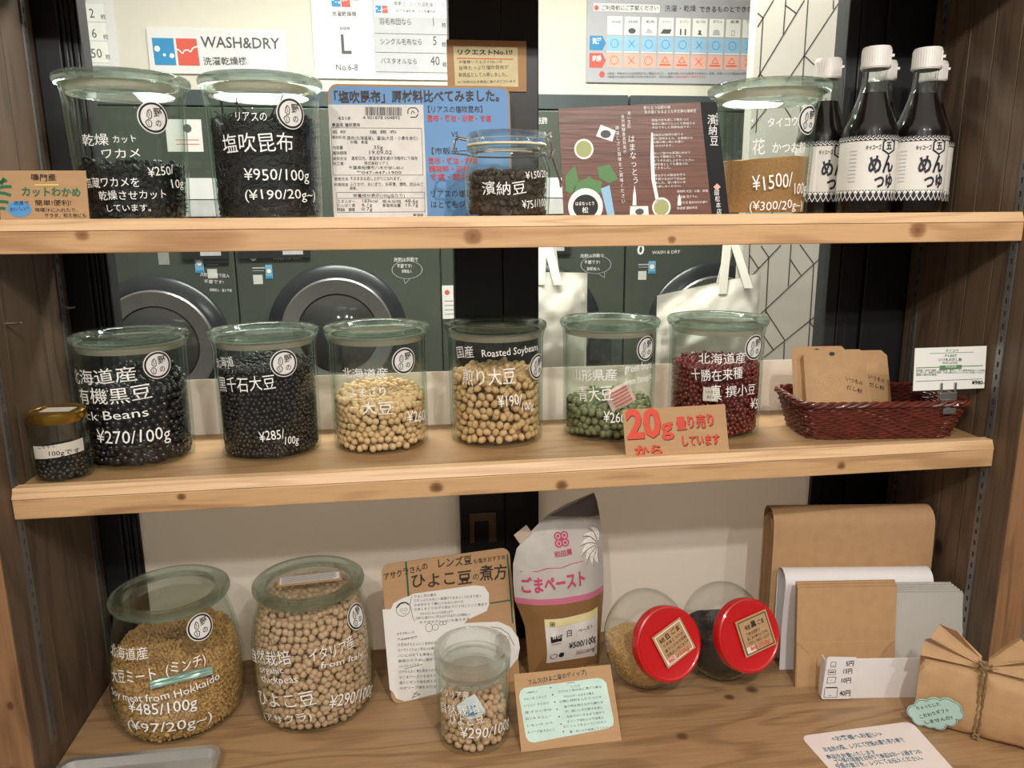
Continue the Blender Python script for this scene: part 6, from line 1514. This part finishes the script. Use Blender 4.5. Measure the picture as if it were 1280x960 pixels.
# ------------------------------------------------------------------ slanted candy jars with red lids
def candy_jar(loc, yaw, lab, fill_name, fill_label, fm, level, tagtext, tagrot, tagoff, tagw, frame_col, seed):
    t = thing('candy_jar', lab, 'jar', loc, yaw); Rx, Ry, Rz = .0590, .0590, .0705; cz = Rz-.0040
    ax = Vector((.20, -.82, .33)).normalized()
    n, m = 40, 26; vs = []; fs = []
    def shell(k):
        V = []
        for j in range(m+1):
            a = PI*j/m
            for i in range(n):
                b = 2*PI*i/n; p = Vector((Rx*k*math.sin(a)*math.cos(b), Ry*k*math.sin(a)*math.sin(b), Rz*k*math.cos(a)))
                # flattened cheeks and foot
                p.x = max(-Rx*.965*k, min(Rx*.965*k, p.x)); p.z = max(p.z, -cz*(k if k == 1 else k*.985))
                V.append(p)
        return V
    def skin(V): return [(j*n+i, j*n+(i+1) % n, (j+1)*n+(i+1) % n, (j+1)*n+i) for j in range(m) for i in range(n)]
    V = shell(1); mo = [p for p in V]
    F = [f for f in skin(V) if not all((V[i].normalized().dot(ax) > .78) for i in f)]
    Q = ax.to_track_quat('Z', 'Y').to_matrix().to_4x4(); TT = Matrix.Translation((0, 0, cz)) @ Q
    mb = MB().add([(p.x, p.y, p.z+cz) for p in V], F, 0, True)
    mb.lathe([(.0375, .0430), (.0390, .0480), (.0425, .0560), (.0425, .0600)], 40, T=TT)
    mb.build('globe', clear_glass('candy jar glass', (.955, .965, .955), 1.5, 0, 1.3), t)
    MB().lathe([(.0425, .0485), (.0482, .0485), (.0492, .0495), (.0494, .0610), (.0486, .0630), (.0462, .0640), (.0450, .0630), (.0435, .0625), (0, .0625), (0, .0600), (.0425, .0600)], 56, T=TT).build('lid', mat('red enamel lid', (196, 22, 26), .25, var=.03, coat=.4), t)
    # contents: the lower part of the globe up to an uneven level
    V2 = shell(.955); lv = level; W = []
    for p in V2:
        z = p.z
        lim = lv+.10*p.y*-1+.004*noise.noise(Vector((p.x*40+seed, p.y*40, seed)))
        q_ = Vector(p)
        if z > lim: q_.z = lim
        W.append((q_.x, q_.y, q_.z+cz+.0010))
    mb = MB().add(W, skin(V2), 0, True); rs = random.Random(seed)
    for k in range(1500):
        if k % 3 == 0:
            x, y = rs.uniform(-.052, .052), rs.uniform(-.052, .052)
            if (x/.053)**2+(y/.053)**2 > 1-(lv/Rz)**2: continue
            z = lv-.10*y+.004*noise.noise(Vector((x*40+seed, y*40, seed)))
        else:
            a, b = rs.uniform(.05, PI-.25), rs.uniform(PI, 2*PI); p = Vector((Rx*.955*math.sin(a)*math.cos(b), Ry*.955*math.sin(a)*math.sin(b), Rz*.955*math.cos(a))); p.x = max(-Rx*.92, min(Rx*.92, p.x))
            if p.z > lv-.10*p.y or p.z < -cz+.003: continue
            x, y, z = p
        v_, f_ = ell(6, 4, .0016, .0010, .0008); mb.add(v_, f_, 0, True, Matrix.Translation((x, y, z+cz+.001)) @ mathutils.Euler((rs.uniform(0, 6), rs.uniform(0, 6), rs.uniform(0, 6))).to_matrix().to_4x4())
    o = mb.build(fill_name, fm, None, loc=loc, fixn=False); o.rotation_euler = (0, 0, yaw); tag(o, fill_label, 'sesame', None, 'stuff')
    # card on the lid: local x right, z up within the lid plane
    up = (Vector((0, 0, 1))-ax*ax.z).normalized(); rt = up.cross(ax)*-1 if up.cross(ax).x < 0 else up.cross(ax)
    cen = Vector((0, 0, cz))+ax*.0648+rt*tagoff[0]+up*tagoff[1]
    c, s_ = math.cos(tagrot), math.sin(tagrot); X = rt*c+up*s_; Z = up*c-rt*s_
    MT = Matrix((X, -ax, Z)).transposed().to_4x4(); MT.translation = cen
    W_ = tagw
    part = MB().box(-W_/2, W_/2, -.0012, 0, -W_*.46, W_*.46, T=MT).build('lid_card', CARD, t)
    mb = MB(); cols = []
    def ci(q):
        if q not in cols: cols.append(q)
        return cols.index(q)
    e = W_*.44; mb.strip([(-e, -e*.92), (e, -e*.92), (e, e*.92), (-e, e*.92), (-e, -e*.92)], .0011, -.0016, ci(frame_col), T=MT)
    for (txt, x0, z0, x1, h_, col, wt) in tagtext: write(mb, txt, x0, z0, x1, z0+.0003, h_, ci(col), wt, flat(-.0019), random.Random(txt), .06) if False else write(mb, txt, x0, z0, x1, z0+.0003, h_, ci(col), wt, lambda u, v: tuple(MT @ Vector((u, -.0019, v))), random.Random(txt), .06)
    mb.build('lettering', [ink(q) for q in cols], part, fixn=False)
    mb = MB().box(-.0215, -.0075, -.0016, -.0012, -.0215, -.0130, T=MT); mb.build('price_sticker', mat('pinkish sticker', (226, 206, 200), .6), part)
candy_jar((.1590, .0740, 0), 0, 'glass candy jar of white sesame with a red lid, next to the paste pouch', 'white_sesame', 'golden white sesame seeds in the candy jar next to the pouch', mat('white sesame', (206, 168, 112), .6, var=.3, scale=260), -.002,
    [('有機', -.0185, .0090, -.0095, .0055, 'k', 1), ('白', -.0080, .0090, -.0005, .0075, 'k', 2), ('ごま', .0015, .0100, .0185, .0068, 'k', 1), ('うま味とコクが', -.0175, .0020, .0190, .0042, 'k', 0), ('違う!こだわり焙煎', -.0175, -.0045, .0205, .0042, 'k', 0), ('の香ばしい白ごまです', -.0180, -.0110, .0205, .0042, 'k', 0), ('¥60', -.0195, -.0200, -.0090, .0060, 'r', 2), ('/10g', -.004, -.0195, .0160, .0055, 'm', 1)], R_(21), (.0055, .0010), .0500, 'c', 1)
candy_jar((.2735, .0780, 0), 0, 'glass candy jar of black sesame with a red lid, next to the white paper roll', 'black_sesame', 'black sesame seeds in the candy jar next to the paper bags', mat('black sesame', (40, 36, 34), .5, var=.3, scale=260), .006,
    [('有機', -.0150, .0085, -.0055, .0058, 'k', 1), ('黒', -.0045, .0085, .0045, .0080, 'k', 2), ('ごま', .0060, .0090, .0185, .0062, 'k', 1), ('丁寧な焙煎で', -.0165, .0010, .0080, .0042, 'k', 0), ('黒ごまの香りとコクを', -.0165, -.0050, .0190, .0042, 'k', 0), ('ひきだして香ばしく仕上げ', -.0170, -.0110, .0195, .0040, 'k', 0), ('¥60', -.0160, -.0195, -.0050, .0055, 'r', 2), ('/10g', -.001, -.0190, .0170, .0055, 'm', 1)], R_(9), (.0085, .0020), .0530, 'k', 2)
# ------------------------------------------------------------------ basket with kraft pouches and price card
WICK = mat('red brown wicker', (96, 40, 28), .4, var=.3, scale=70, coat=.2)
def basket():
    t = thing('wicker_basket', 'red brown wicker basket holding kraft pouches on the middle shelf', 'basket', (.4705, .0860, MID_Z), -.10)
    H = .0500
    def path(z, off=0., n=132):
        f = z/H; hx = .098+.014*f+off; hy = .046+.010*f+off; r = .020; P = []
        per = [((hx-r, -hy+r), -90), ((hx-r, hy-r), 0), ((-hx+r, hy-r), 90), ((-hx+r, -hy+r), 180)]
        raw = []
        for (cx, cy), a in per:
            for k in range(9): q = R_(a+11.25*k); raw.append(Vector((cx+r*math.cos(q), cy+r*math.sin(q), z)))
        L_ = [0]; m = len(raw)
        for i in range(m): L_.append(L_[-1]+(raw[(i+1) % m]-raw[i]).length)
        for k in range(n):
            s_ = L_[-1]*k/n; i = max(j for j in range(m) if L_[j] <= s_); u = (s_-L_[i])/max(1e-9, L_[i+1]-L_[i]); P.append(raw[i].lerp(raw[(i+1) % m], u))
        return P
    mb = MB(); rows = 15
    for k in range(rows):
        z = .003+k*(H-.006)/(rows-1); P = path(z); n = len(P); Q = []
        for i, p in enumerate(P):
            nrm = Vector((p.x/.098, p.y/.046, 0)).normalized(); Q.append(p+nrm*.0014*math.sin(i*PI/2+(k % 2)*PI)+Vector((0, 0, .0005*math.sin(i*.9+k*2))))
        mb.tube(Q, .00185, 6, closed=True)
    for i in range(0, 132, 4):
        a, b = path(.001)[i], path(H)[i]; mb.tube([a, b], .0013, 5)
    mb.build('woven_wall', WICK, t)
    mb = MB()
    for s_ in (0, 1, 2):
        P = path(H, .001, 160); Q = [p+Vector((p.x/.12, p.y/.06, 0)).normalized()*.0026*math.cos(i*.6+s_*2.1)+Vector((0, 0, .0026*math.sin(i*.6+s_*2.1))) for i, p in enumerate(P)]
        mb.tube(Q, .0023, 6, closed=True)
    mb.build('braided_rim', WICK, t)
    MB().prism([(p.x, p.y) for p in path(0, -.002, 40)], 0, .003, T=Matrix(((1, 0, 0, 0), (0, 0, 1, 0), (0, 1, 0, 0), (0, 0, 0, 1))) if False else Matrix(((1, 0, 0, 0), (0, 0, 1, 0), (0, 1, 0, .0005), (0, 0, 0, 1)))).build('base', WICK, t)
basket()
def kraft_pouch(loc, yaw, lean, lab, w_=.088, h_=.112, roll=0.):
    t = thing('kraft_pouch', lab, 'pouch', loc, yaw, lean, 'kraft pouches in the wicker basket')
    O = [(-w_/2, .002), (-w_/2, h_-.006), (-w_/2+.005, h_), (w_/2-.008, h_), (w_/2, h_-.008), (w_/2, .002)]
    th = pouch_shape(O, (0, h_*.40), lambda u, v: .009*(1 if v < h_*.72 else max(.12, 1-(v-h_*.72)/(h_*.2))))
    V, fs = pillow(O, (0, h_*.40), th, 12); MB().add(V, fs, 0, True).build('bag', KRAFT, t)
    mp = lambda u, v: (u, -th(u, v)-.0006, v); mb = MB()
    mb.disc(-.004, h_-.006, .0028, 0, 0, mp, 14, sx=1.5); mb.build('hang_hole', ink('k'), t, fixn=False)
    mb = MB(); q = [(-w_/2+.003, h_*.80), (w_/2-.003, h_*.80)]; mb.strip(q, .0008, 0, 0, mp)
    for k in range(3): mb.disc(-.014, h_*.56, .014-.004*k, 0, 0, mp, 26, ri=.0135-.004*k, sx=1.25)
    mb.build('embossed_mark', mat('pale kraft line', (206, 170, 124), .6), t, fixn=False)
    mb = MB(); write(mb, 'いつもの', .008, h_*.60, .034, h_*.54, .006, 0, 0, mp, random.Random(1), .1); write(mb, 'だし粉', .008, h_*.50, .032, h_*.44, .006, 0, 0, mp, random.Random(2), .1); mb.build('lettering', ink('k'), t, fixn=False)
    return t
kraft_pouch((.4160, .1030, MID_Z+.004), -.10, R_(16), 'kraft pouch at the left end of the basket, half covered by the next', w_=.080)
kraft_pouch((.4270, .0775, MID_Z+.004), -.10, R_(19), 'kraft pouch in front in the basket with a round embossed mark')
kraft_pouch((.4760, .1010, MID_Z+.004), -.10, R_(21), 'kraft pouch in the basket partly in the shade of the price card', h_=.106)
t = thing('price_tag', 'white price tag with green print clipped to the wicker basket rim', 'price tag', (.5465, .0265, .4170), 0, R_(5))
MB().box(-.0545, .0510, 0, .0016, .0010, .0615).build('plastic_sleeve', clear_glass('clear sleeve', (.93, .95, .93), 1.45, .05, 1), t)
MB().box(-.0530, .0490, -.0004, .0004, .0040, .0600).build('card', mat('card white', (236, 236, 230), .6, var=.01), t)
def ex(mb, ci):
    e_ = ci('l'); y = -.0007
    mb.strip([(-.032, .0525), (.030, .0525)], .0006, y, e_); mb.strip([(-.0500, .0342), (.0450, .0342)], .0011, y, e_); mb.strip([(-.0500, .0165), (.0450, .0165)], .0006, y, ci('e')); rect(mb, -.0170, .0145, .0308, .0362, y-.0001, e_)
    rect(mb, .024, .048, .0045, .0150, y, ci('o')) if False else None
lettering('price', t, flat(-.0010), extra=ex, jit=0)
mb = MB(); mb.box(-.0155, -.0125, -.003, -.0005, -.004, .0135); mb.box(.0045, .0075, -.003, -.0005, -.004, .0135); mb.box(-.0165, .0085, -.0035, .0015, -.0085, .0005); mb.box(-.0080, 0, -.004, -.001, -.026, -.008); mb.box(-.0130, .0050, -.0070, -.0005, -.0275, -.0200); mb.prism([(-.0165, -.008), (.0085, -.008), (.002, -.016), (-.010, -.016)], -.0035, -.0005)
mb.build('clip', STEEL, t, bevel=.0006)
# ------------------------------------------------------------------ paper bags at the right end of the counter
WPAPER = mat('white bag paper', (232, 228, 228), .6, var=.015)
def sheet_loop(mb, prof, x0, x1, th, mi=0):
    """paper bent along a (y,z) profile, extruded in x with thickness"""
    n = len(prof); P = [Vector((0, y, z)) for y, z in prof]; off = []
    for i in range(n):
        a, b = P[max(0, i-1)], P[min(n-1, i+1)]; d = (b-a).normalized(); off.append(Vector((0, -d.z, d.y))*th)
    vs = []
    for x in (x0, x1):
        vs += [(x, p.y, p.z) for p in P]; vs += [(x, p.y+o.y, p.z+o.z) for p, o in zip(P, off)]
    L_ = 2*n; fs = []
    for i in range(n-1):
        fs += [(i, i+1, L_+i+1, L_+i), (n+i, L_+n+i, L_+n+i+1, n+i+1), (i, n+i, n+i+1, i+1), (L_+i, L_+i+1, L_+n+i+1, L_+n+i)]
    fs += [(0, L_, L_+n, n), (n-1, 2*n-1, L_+2*n-1, L_+n-1)]
    mb.add(vs, fs, mi, True)
def loop_prof(h, d, bulge, n=10, pinch=0.):
    pts = []
    for k in range(n): z = (h-d/2)*k/n; pts.append((0+bulge*math.sin(PI*min(1, z/h*1.0))*-1*(1 if pinch == 0 else 1)+pinch*math.sin(PI*k/n), z))
    for k in range(n+1): a = PI-PI*k/n; pts.append((d/2+d/2*math.cos(a), h-d/2+d/2*math.sin(a)))
    for k in range(n): z = (h-d/2)*(1-(k+1)/n); pts.append((d-pinch*math.sin(PI*(k+1)/n)*.6, z))
    return pts
t = thing('paper_bag', 'large brown kraft bag folded over, tallest at the back of the paper stack', 'paper bag', (.4754, .0960, 0), -.13, 0)
mb = MB(); sheet_loop(mb, loop_prof(.2270, .044, .002), -.1180, .1160, .0010); mb.build('outer_fold', KRAFT, t)
mb = MB(); sheet_loop(mb, [(y*.80+.0045, z-.006 if z > .02 else z) for y, z in loop_prof(.2230, .044, .001)], -.1150, .1150, .0010); sheet_loop(mb, [(y*.45+.012, z-.012 if z > .02 else z) for y, z in loop_prof(.2200, .044, .0)], -.1170, .1140, .0010); mb.build('inner_fold', KRAFT, t)
t = thing('paper_bag', 'white paper bag folded over with an open loop at its left end', 'paper bag', (.4698, .0560, 0), -.13, 0)
mb = MB(); sheet_loop(mb, loop_prof(.1500, .034, .0, 12, .004), -.1100, .1000, .0008)
sheet_loop(mb, [(y*.7+.005, z-.004 if z > .02 else z) for y, z in loop_prof(.1480, .034, .0, 12, .005)], -.1085, .0980, .0008); mb.build('fold', WPAPER, t)
def flat_bag(name, lab, loc, yaw, lean, w_, h_, m, th, group, zig=0, crease=None, cut=0.):
    t = thing(name, lab, 'paper bag', loc, yaw, lean, group)
    top = []
    if zig:
        n = zig
        for k in range(n+1):
            x = w_/2-cut-(w_-2*cut)*k/n; top += [(x, h_+.0022)] if k in (0, n) else []
            if k < n: top += [(x-(w_-2*cut)/n*.25, h_+.0022), (x-(w_-2*cut)/n*.75, h_)]
    else: top = [(w_/2, h_), (-w_/2, h_)]
    poly = [(-w_/2, 0), (w_/2, 0)]+([(w_/2, h_-cut*1.2)] if cut else [])+top+([(-w_/2, h_-cut*1.2)] if cut else [])
    MB().prism(poly, 0, th).build('bag', m, t)
    if crease:
        mb = MB(); mb.box(-w_/2+.0008, w_/2-.0008, -.0009, -.0001, .0015, crease); mb.build('bottom_flap', m, t, bevel=.0004)
        MB().strip([(-w_/2+.001, crease), (-w_/2+.018, crease-.017)], .0005, -.0012, 0).strip([(w_/2-.001, crease), (w_/2-.018, crease-.017)], .0005, -.0012, 0).build('fold_line', mat('kraft crease', (150, 112, 72), .8), t)
    return t
KB = 'brown flat bags beside the red-lidded jar'
for i, l in enumerate(('flat brown kraft bag with a bottom flap, frontmost of its stack', 'flat brown kraft bag directly behind the frontmost one', 'flat brown kraft bag at the back of its stack')):
    flat_bag('paper_bag', l, (.4310+.0012*i, .0175+.0042*i, 0), -.11, R_(7), .1390, .1440+.0022*i, KRAFT, .0030, 'flat brown kraft bags', crease=.066 if i == 0 else None)
GPAPER = mat('light grey bag paper', (186, 182, 174), .7, var=.02)
for i in range(5):
    l = 'light grey flat paper bag with a zigzag top, frontmost of its stack' if i == 0 else 'light grey flat paper bag behind the frontmost one in its stack'
    flat_bag('paper_bag', l, (.5490-.0022*i, .0065+.0030*i, .002), -.13, R_(9), .1010, .1290+.0020*i, GPAPER, .0020, 'light grey flat paper bags', 34, cut=.005)
# white carton that holds the bags
t = thing('bag_holder', 'low white paper box standing in front of the flat bags', 'box', (.4540, -.0120, 0), -.12)
mb = MB(); mb.box(-.0690, .0690, 0, .0014, 0, .0600); mb.box(-.0690, -.0676, .0014, .0140, 0, .0590); mb.box(.0676, .0690, .0014, .0140, 0, .0590); mb.box(-.0676, .0676, .0014, .0140, 0, .0014); mb.build('tray', WPAPER, t, bevel=.0004)
t = board('price_list', 'small white card with bag sizes from 5円 to 40円 on the white box', 'price list', (.4438, -.0128, 0), -.12, 0, .001, .001, PAPER)
for ch in list(t.children): bpy.data.objects.remove(ch)
PL_ = []
for cx, cz, a in ((-.0245, .0055, -90), (-.0205, .0605, 0), (-.0545, .0620, 90), (-.0580, .0055, 180)):
    for k in range(5): q = R_(a+22.5*k); PL_.append((cx+.0038*math.cos(q), cz+.0038*math.sin(q)))
MB().prism(PL_, -.0012, -.0004).build('card', WPAPER, t)
def ex(mb, ci):
    k = ci('k'); y = -.0016
    def fr(x0, x1, z0, z1, sh=0): mb.strip([(x0, z0), (x1, z0), (x1+sh, z1), (x0+sh, z1), (x0, z0)], .0006, y, k)
    fr(-.0525, -.0460, .0505, .0580); fr(-.0555, -.0455, .0395, .0465); mb.strip([(-.054, .043), (-.047, .043)], .0016, y, k); fr(-.0560, -.0450, .0265, .0355, .001); fr(-.0580, -.0405, .0045, .0195); mb.strip([(-.0505, .031), (-.0495, .031)], .001, y, k); mb.strip([(-.0565, .0195), (-.0420, .0195)], .0016, y, k); mb.strip([(-.051, .0075), (-.049, .0075)], .0012, y, k); mb.strip([(-.050, .0525), (-.048, .0525)], .0009, y, k)
lettering('box', face(t), lambda u, v: (u, -.0017, v), extra=ex)
# ------------------------------------------------------------------ gift bag
def gift():
    t = thing('gift_bag', 'brown kraft gift bag with folded top tied with twine', 'gift bag', (.527, -.109, 0), -.66)
    nx, na = 40, 44; x0, x1 = -.066, .150; D = .058; H = .090; vs = []
    for i in range(nx+1):
        x = x0+(x1-x0)*i/nx; e = min(1, (x-x0)/.02+.72) 
        for k in range(na):
            a = 2*PI*k/na; c, s_ = math.cos(a), math.sin(a); p = 4.2
            yy = abs(c)**(2/p)*(1 if c > 0 else -1); zz = abs(s_)**(2/p)*(1 if s_ > 0 else -1)
            taper = 1-.30*max(0, (zz*.5+.5)-.45)  # narrower towards the folded top
            b = .0022*noise.noise(Vector((x*28, a*1.6, 2)))+.0012*noise.noise(Vector((x*80, a*4, 7)))
            pin = .0035*math.exp(-((x-.004)/.006)**2)
            vs.append((x, D/2+(D/2*taper-pin+b)*yy, max(.0006, H/2+(H/2+b*.6)*zz*(e if zz > 0 else 1))))
    fs = [(i*na+k, i*na+(k+1) % na, (i+1)*na+(k+1) % na, (i+1)*na+k) for i in range(nx) for k in range(na)]
    mb = MB().add(vs, fs, 0, True)
    for i in (0, nx): mb.add([vs[i*na+k] for k in range(na)], [tuple(range(na))], 0)
    mb.build('bag_body', KRAFT, t)
    # pleated wings either side of the knot
    for s_, tips in ((-1, ((-.0660, .0950), (-.0645, .1090), (-.0580, .1200), (-.0500, .1330), (-.0300, .1360 if False else .1345))), (1, ((.0560, .0970), (.0560, .1120), (.0540, .1230), (.0380, .1390), (.0260, .1360)))):
        mb = MB(); k0 = Vector((.004+s_*.004, .012, .0935)); n = len(tips)
        for j in range(n-1):
            a = Vector((tips[j][0], .006+(j % 2)*.012+.003*j, tips[j][1])); b = Vector((tips[j+1][0], .006+((j+1) % 2)*.012+.003*j, tips[j+1][1]))
            kk = k0+Vector((0, .002*j, .0032*j)); k2 = k0+Vector((0, .002*j+.002, .0032*(j+1)))
            th = Vector((0, .0007, 0)); v_ = [kk, a, b, k2, kk+th, a+th, b+th, k2+th]
            mb.add([tuple(p) for p in v_], [(0, 1, 2, 3), (7, 6, 5, 4), (0, 4, 5, 1), (1, 5, 6, 2), (2, 6, 7, 3), (3, 7, 4, 0)], 0)
        mb.build('pleated_wing', KRAFT, t)
    TW = mat('jute twine', (138, 112, 76), .85, var=.3, scale=300, bump=.6, bscale=500)
    mb = MB()
    for dx in (-.0028, .0022):
        for ph in (0, PI):
            pts = [(.004+dx+.0009*math.cos(k*.9+ph), -.0002+.0009*math.sin(k*.9+ph)+(.0035 if 2 < k < 26 else .002), .002+.0035*k) for k in range(28)]
            mb.tube(pts, .0011, 6)
    rnd_ = random.Random(8)
    for k in range(9):
        a = k*.7; mb.tube([(.004+.006*math.cos(a+q*.8)*(1+.2*math.sin(k)), .006+.005*math.sin(a+q*.8), .0985+.0030*math.sin(q*1.3+k)+.0006*k) for q in range(9)], .0011, 5)
    for k in range(6): mb.tube([(.004, .005, .100), (.004+rnd_.uniform(-.016, .014), .002, .104+rnd_.uniform(-.003, .007))], .0004, 4)
    for ph in (0, PI): mb.tube([(.0035+.0030*math.cos(k*.8+ph), .0000, .002+.0012*k) for k in range(8)], .0010, 5)
    mb.build('twine', TW, t)
gift()
t = thing('cloud_tag', 'mint green cloud-shaped tag with handwriting at the end of the gift bag', 'tag', (.527-.0035*.613, -.109-.0035*.79, .0012), -.66)
bl = [(-.0640, .0180, .0105), (-.0560, .0285, .0110), (-.0440, .0350, .0110), (-.0310, .0400, .0100), (-.0235, .0390, .0085), (-.0190, .0310, .0075), (-.0270, .0210, .0090), (-.0380, .0120, .0095), (-.0480, .0100, .0085), (-.0590, .0090, .0085)]
def cloud(sc=1.0):
    N_ = 120; c = (-.0430, .0230); P = []
    for k in range(N_):
        a = 2*PI*k/N_; d = (math.cos(a), math.sin(a)); best = 0
        for bx, bz, br in bl:
            dx, dz = bx-c[0], bz-c[1]; b = dx*d[0]+dz*d[1]; q = dx*dx+dz*dz-(br*sc)**2; D = b*b-q
            if D >= 0: best = max(best, b+math.sqrt(D))
        P.append((c[0]+d[0]*best, max(.0002, c[1]+d[1]*best)))
    return P
MB().prism(cloud(), -.0010, 0).build('card', mat('mint tag', (176, 208, 198), .7, var=.03), t)
lettering('gift', face(t), flat(-.0014), extra=lambda mb, ci: mb.strip(cloud(.88)+cloud(.88)[:1], .0005, -.0014, ci('e')))
# ------------------------------------------------------------------ note and tray on the counter
t = thing('notice_sheet', 'pinkish white note with blue handwriting lying at the counter front', 'note', (0, 0, 0))
NP = []
crn = [(.3240, -.0840), (.3290, -.1500), (.3350, -.2100), (.4600, -.2150), (.4720, -.1600), (.4690, -.0820)]
NB = [(.3290, -.2100), (.4640, -.2150), (.4745, -.0655), (.3175, -.0720)]
for i, (cx, cz) in enumerate(NB):
    p0, p1, p2 = Vector(NB[i-1]), Vector((cx, cz)), Vector(NB[(i+1) % 4]); a = p1+(p0-p1).normalized()*.012; b = p1+(p2-p1).normalized()*.012
    for k in range(6): s_ = k/5; NP.append(tuple((a*(1-s_)+p1*s_)*(1-s_)+(p1*(1-s_)+b*s_)*s_))
mb = MB(); mb.add([(x, y, .0003) for x, y in NP]+[(x, y, .0008) for x, y in NP], [tuple(range(len(NP))), tuple(range(2*len(NP)-1, len(NP)-1, -1))]+[(i, (i+1) % len(NP), (i+1) % len(NP)+len(NP), i+len(NP)) for i in range(len(NP))]); mb.build('sheet', mat('pinkish note paper', (228, 214, 208), .7, var=.015), t)
lettering('note', face(t), lambda u, v: (u, v, .0011), jit=.06)
t = thing('steel_tray', 'shallow stainless steel tray at the front of the counter by the soy meat jar', 'tray', (-.4950, -.0880, 0))
def rr(hx, hy, r, z, n=8):
    P = []
    for cx, cy, a in ((hx-r, -hy+r, -90), (hx-r, hy-r, 0), (-hx+r, hy-r, 90), (-hx+r, -hy+r, 180)):
        for k in range(n): q = R_(a+90*k/(n-1)); P.append((cx+r*math.cos(q), cy+r*math.sin(q), z))
    return P
L_ = [rr(.078, .072, .012, .0006), rr(.0855, .0795, .014, .004), rr(.089, .083, .016, .0140), rr(.094, .088, .018, .0150), rr(.095, .089, .018, .0138), rr(.0905, .0845, .016, .0125), rr(.0865, .0805, .014, .0030), rr(.079, .073, .012, .0002)]
n = len(L_[0]); mb = MB(); V = [p for l_ in L_ for p in l_]
F = [(j*n+i, j*n+(i+1) % n, (j+1)*n+(i+1) % n, (j+1)*n+i) for j in range(len(L_)-1) for i in range(n)]+[tuple(range(n)), tuple(range((len(L_)-1)*n, len(L_)*n))[::-1]]
mb.add(V, F, 0, True); mb.build('tray', mat('polished steel', (214, 212, 208), .34, .9, var=.03), t)
# small paper label stuck on the azuki jar's front
x, y, z = LOC['M6']
t = thing('shelf_label', 'tiny white handwritten label stuck on the azuki jar', 'label', (x, y, z)); pr = PM; mp = onjar(pr, .0006); mq = onjar(pr, .0010)
mb = MB(); N_ = 6; mb.add([mp(-.62+.31*i/N_, v) for v in (.0535, .0720) for i in range(N_+1)], [(i, i+1, N_+2+i, N_+1+i) for i in range(N_)], 0); mb.build('paper', mat('off white label', (206, 198, 184), .7, var=.04), t, fixn=False)
mb = MB(); mr = lambda u, v: mq(u/.0634, v); write(mb, 'しんせん', -.0368, .0645, -.0228, .0640, .0045, 0, 0, mr, random.Random(1)); write(mb, 'あずき', -.0342, .0570, -.0241, .0565, .0045, 0, 0, mr, random.Random(2)); mb.build('lettering', ink('k'), t, fixn=False)
bpy.data.objects.remove(_to)
# a thing made of a single mesh needs no empty around it
for o in [o for o in bpy.data.objects if o.type == 'EMPTY' and not o.parent and 'label' in o and len(o.children) == 1 and not o.children[0].children]:
    ch = o.children[0]; M = o.matrix_basis @ ch.matrix_basis; ch.parent = None; ch.matrix_basis = M; nm = o.name
    for k in ('label', 'category', 'group'):
        if k in o: ch[k] = o[k]
    bpy.data.objects.remove(o); ch.name = nm
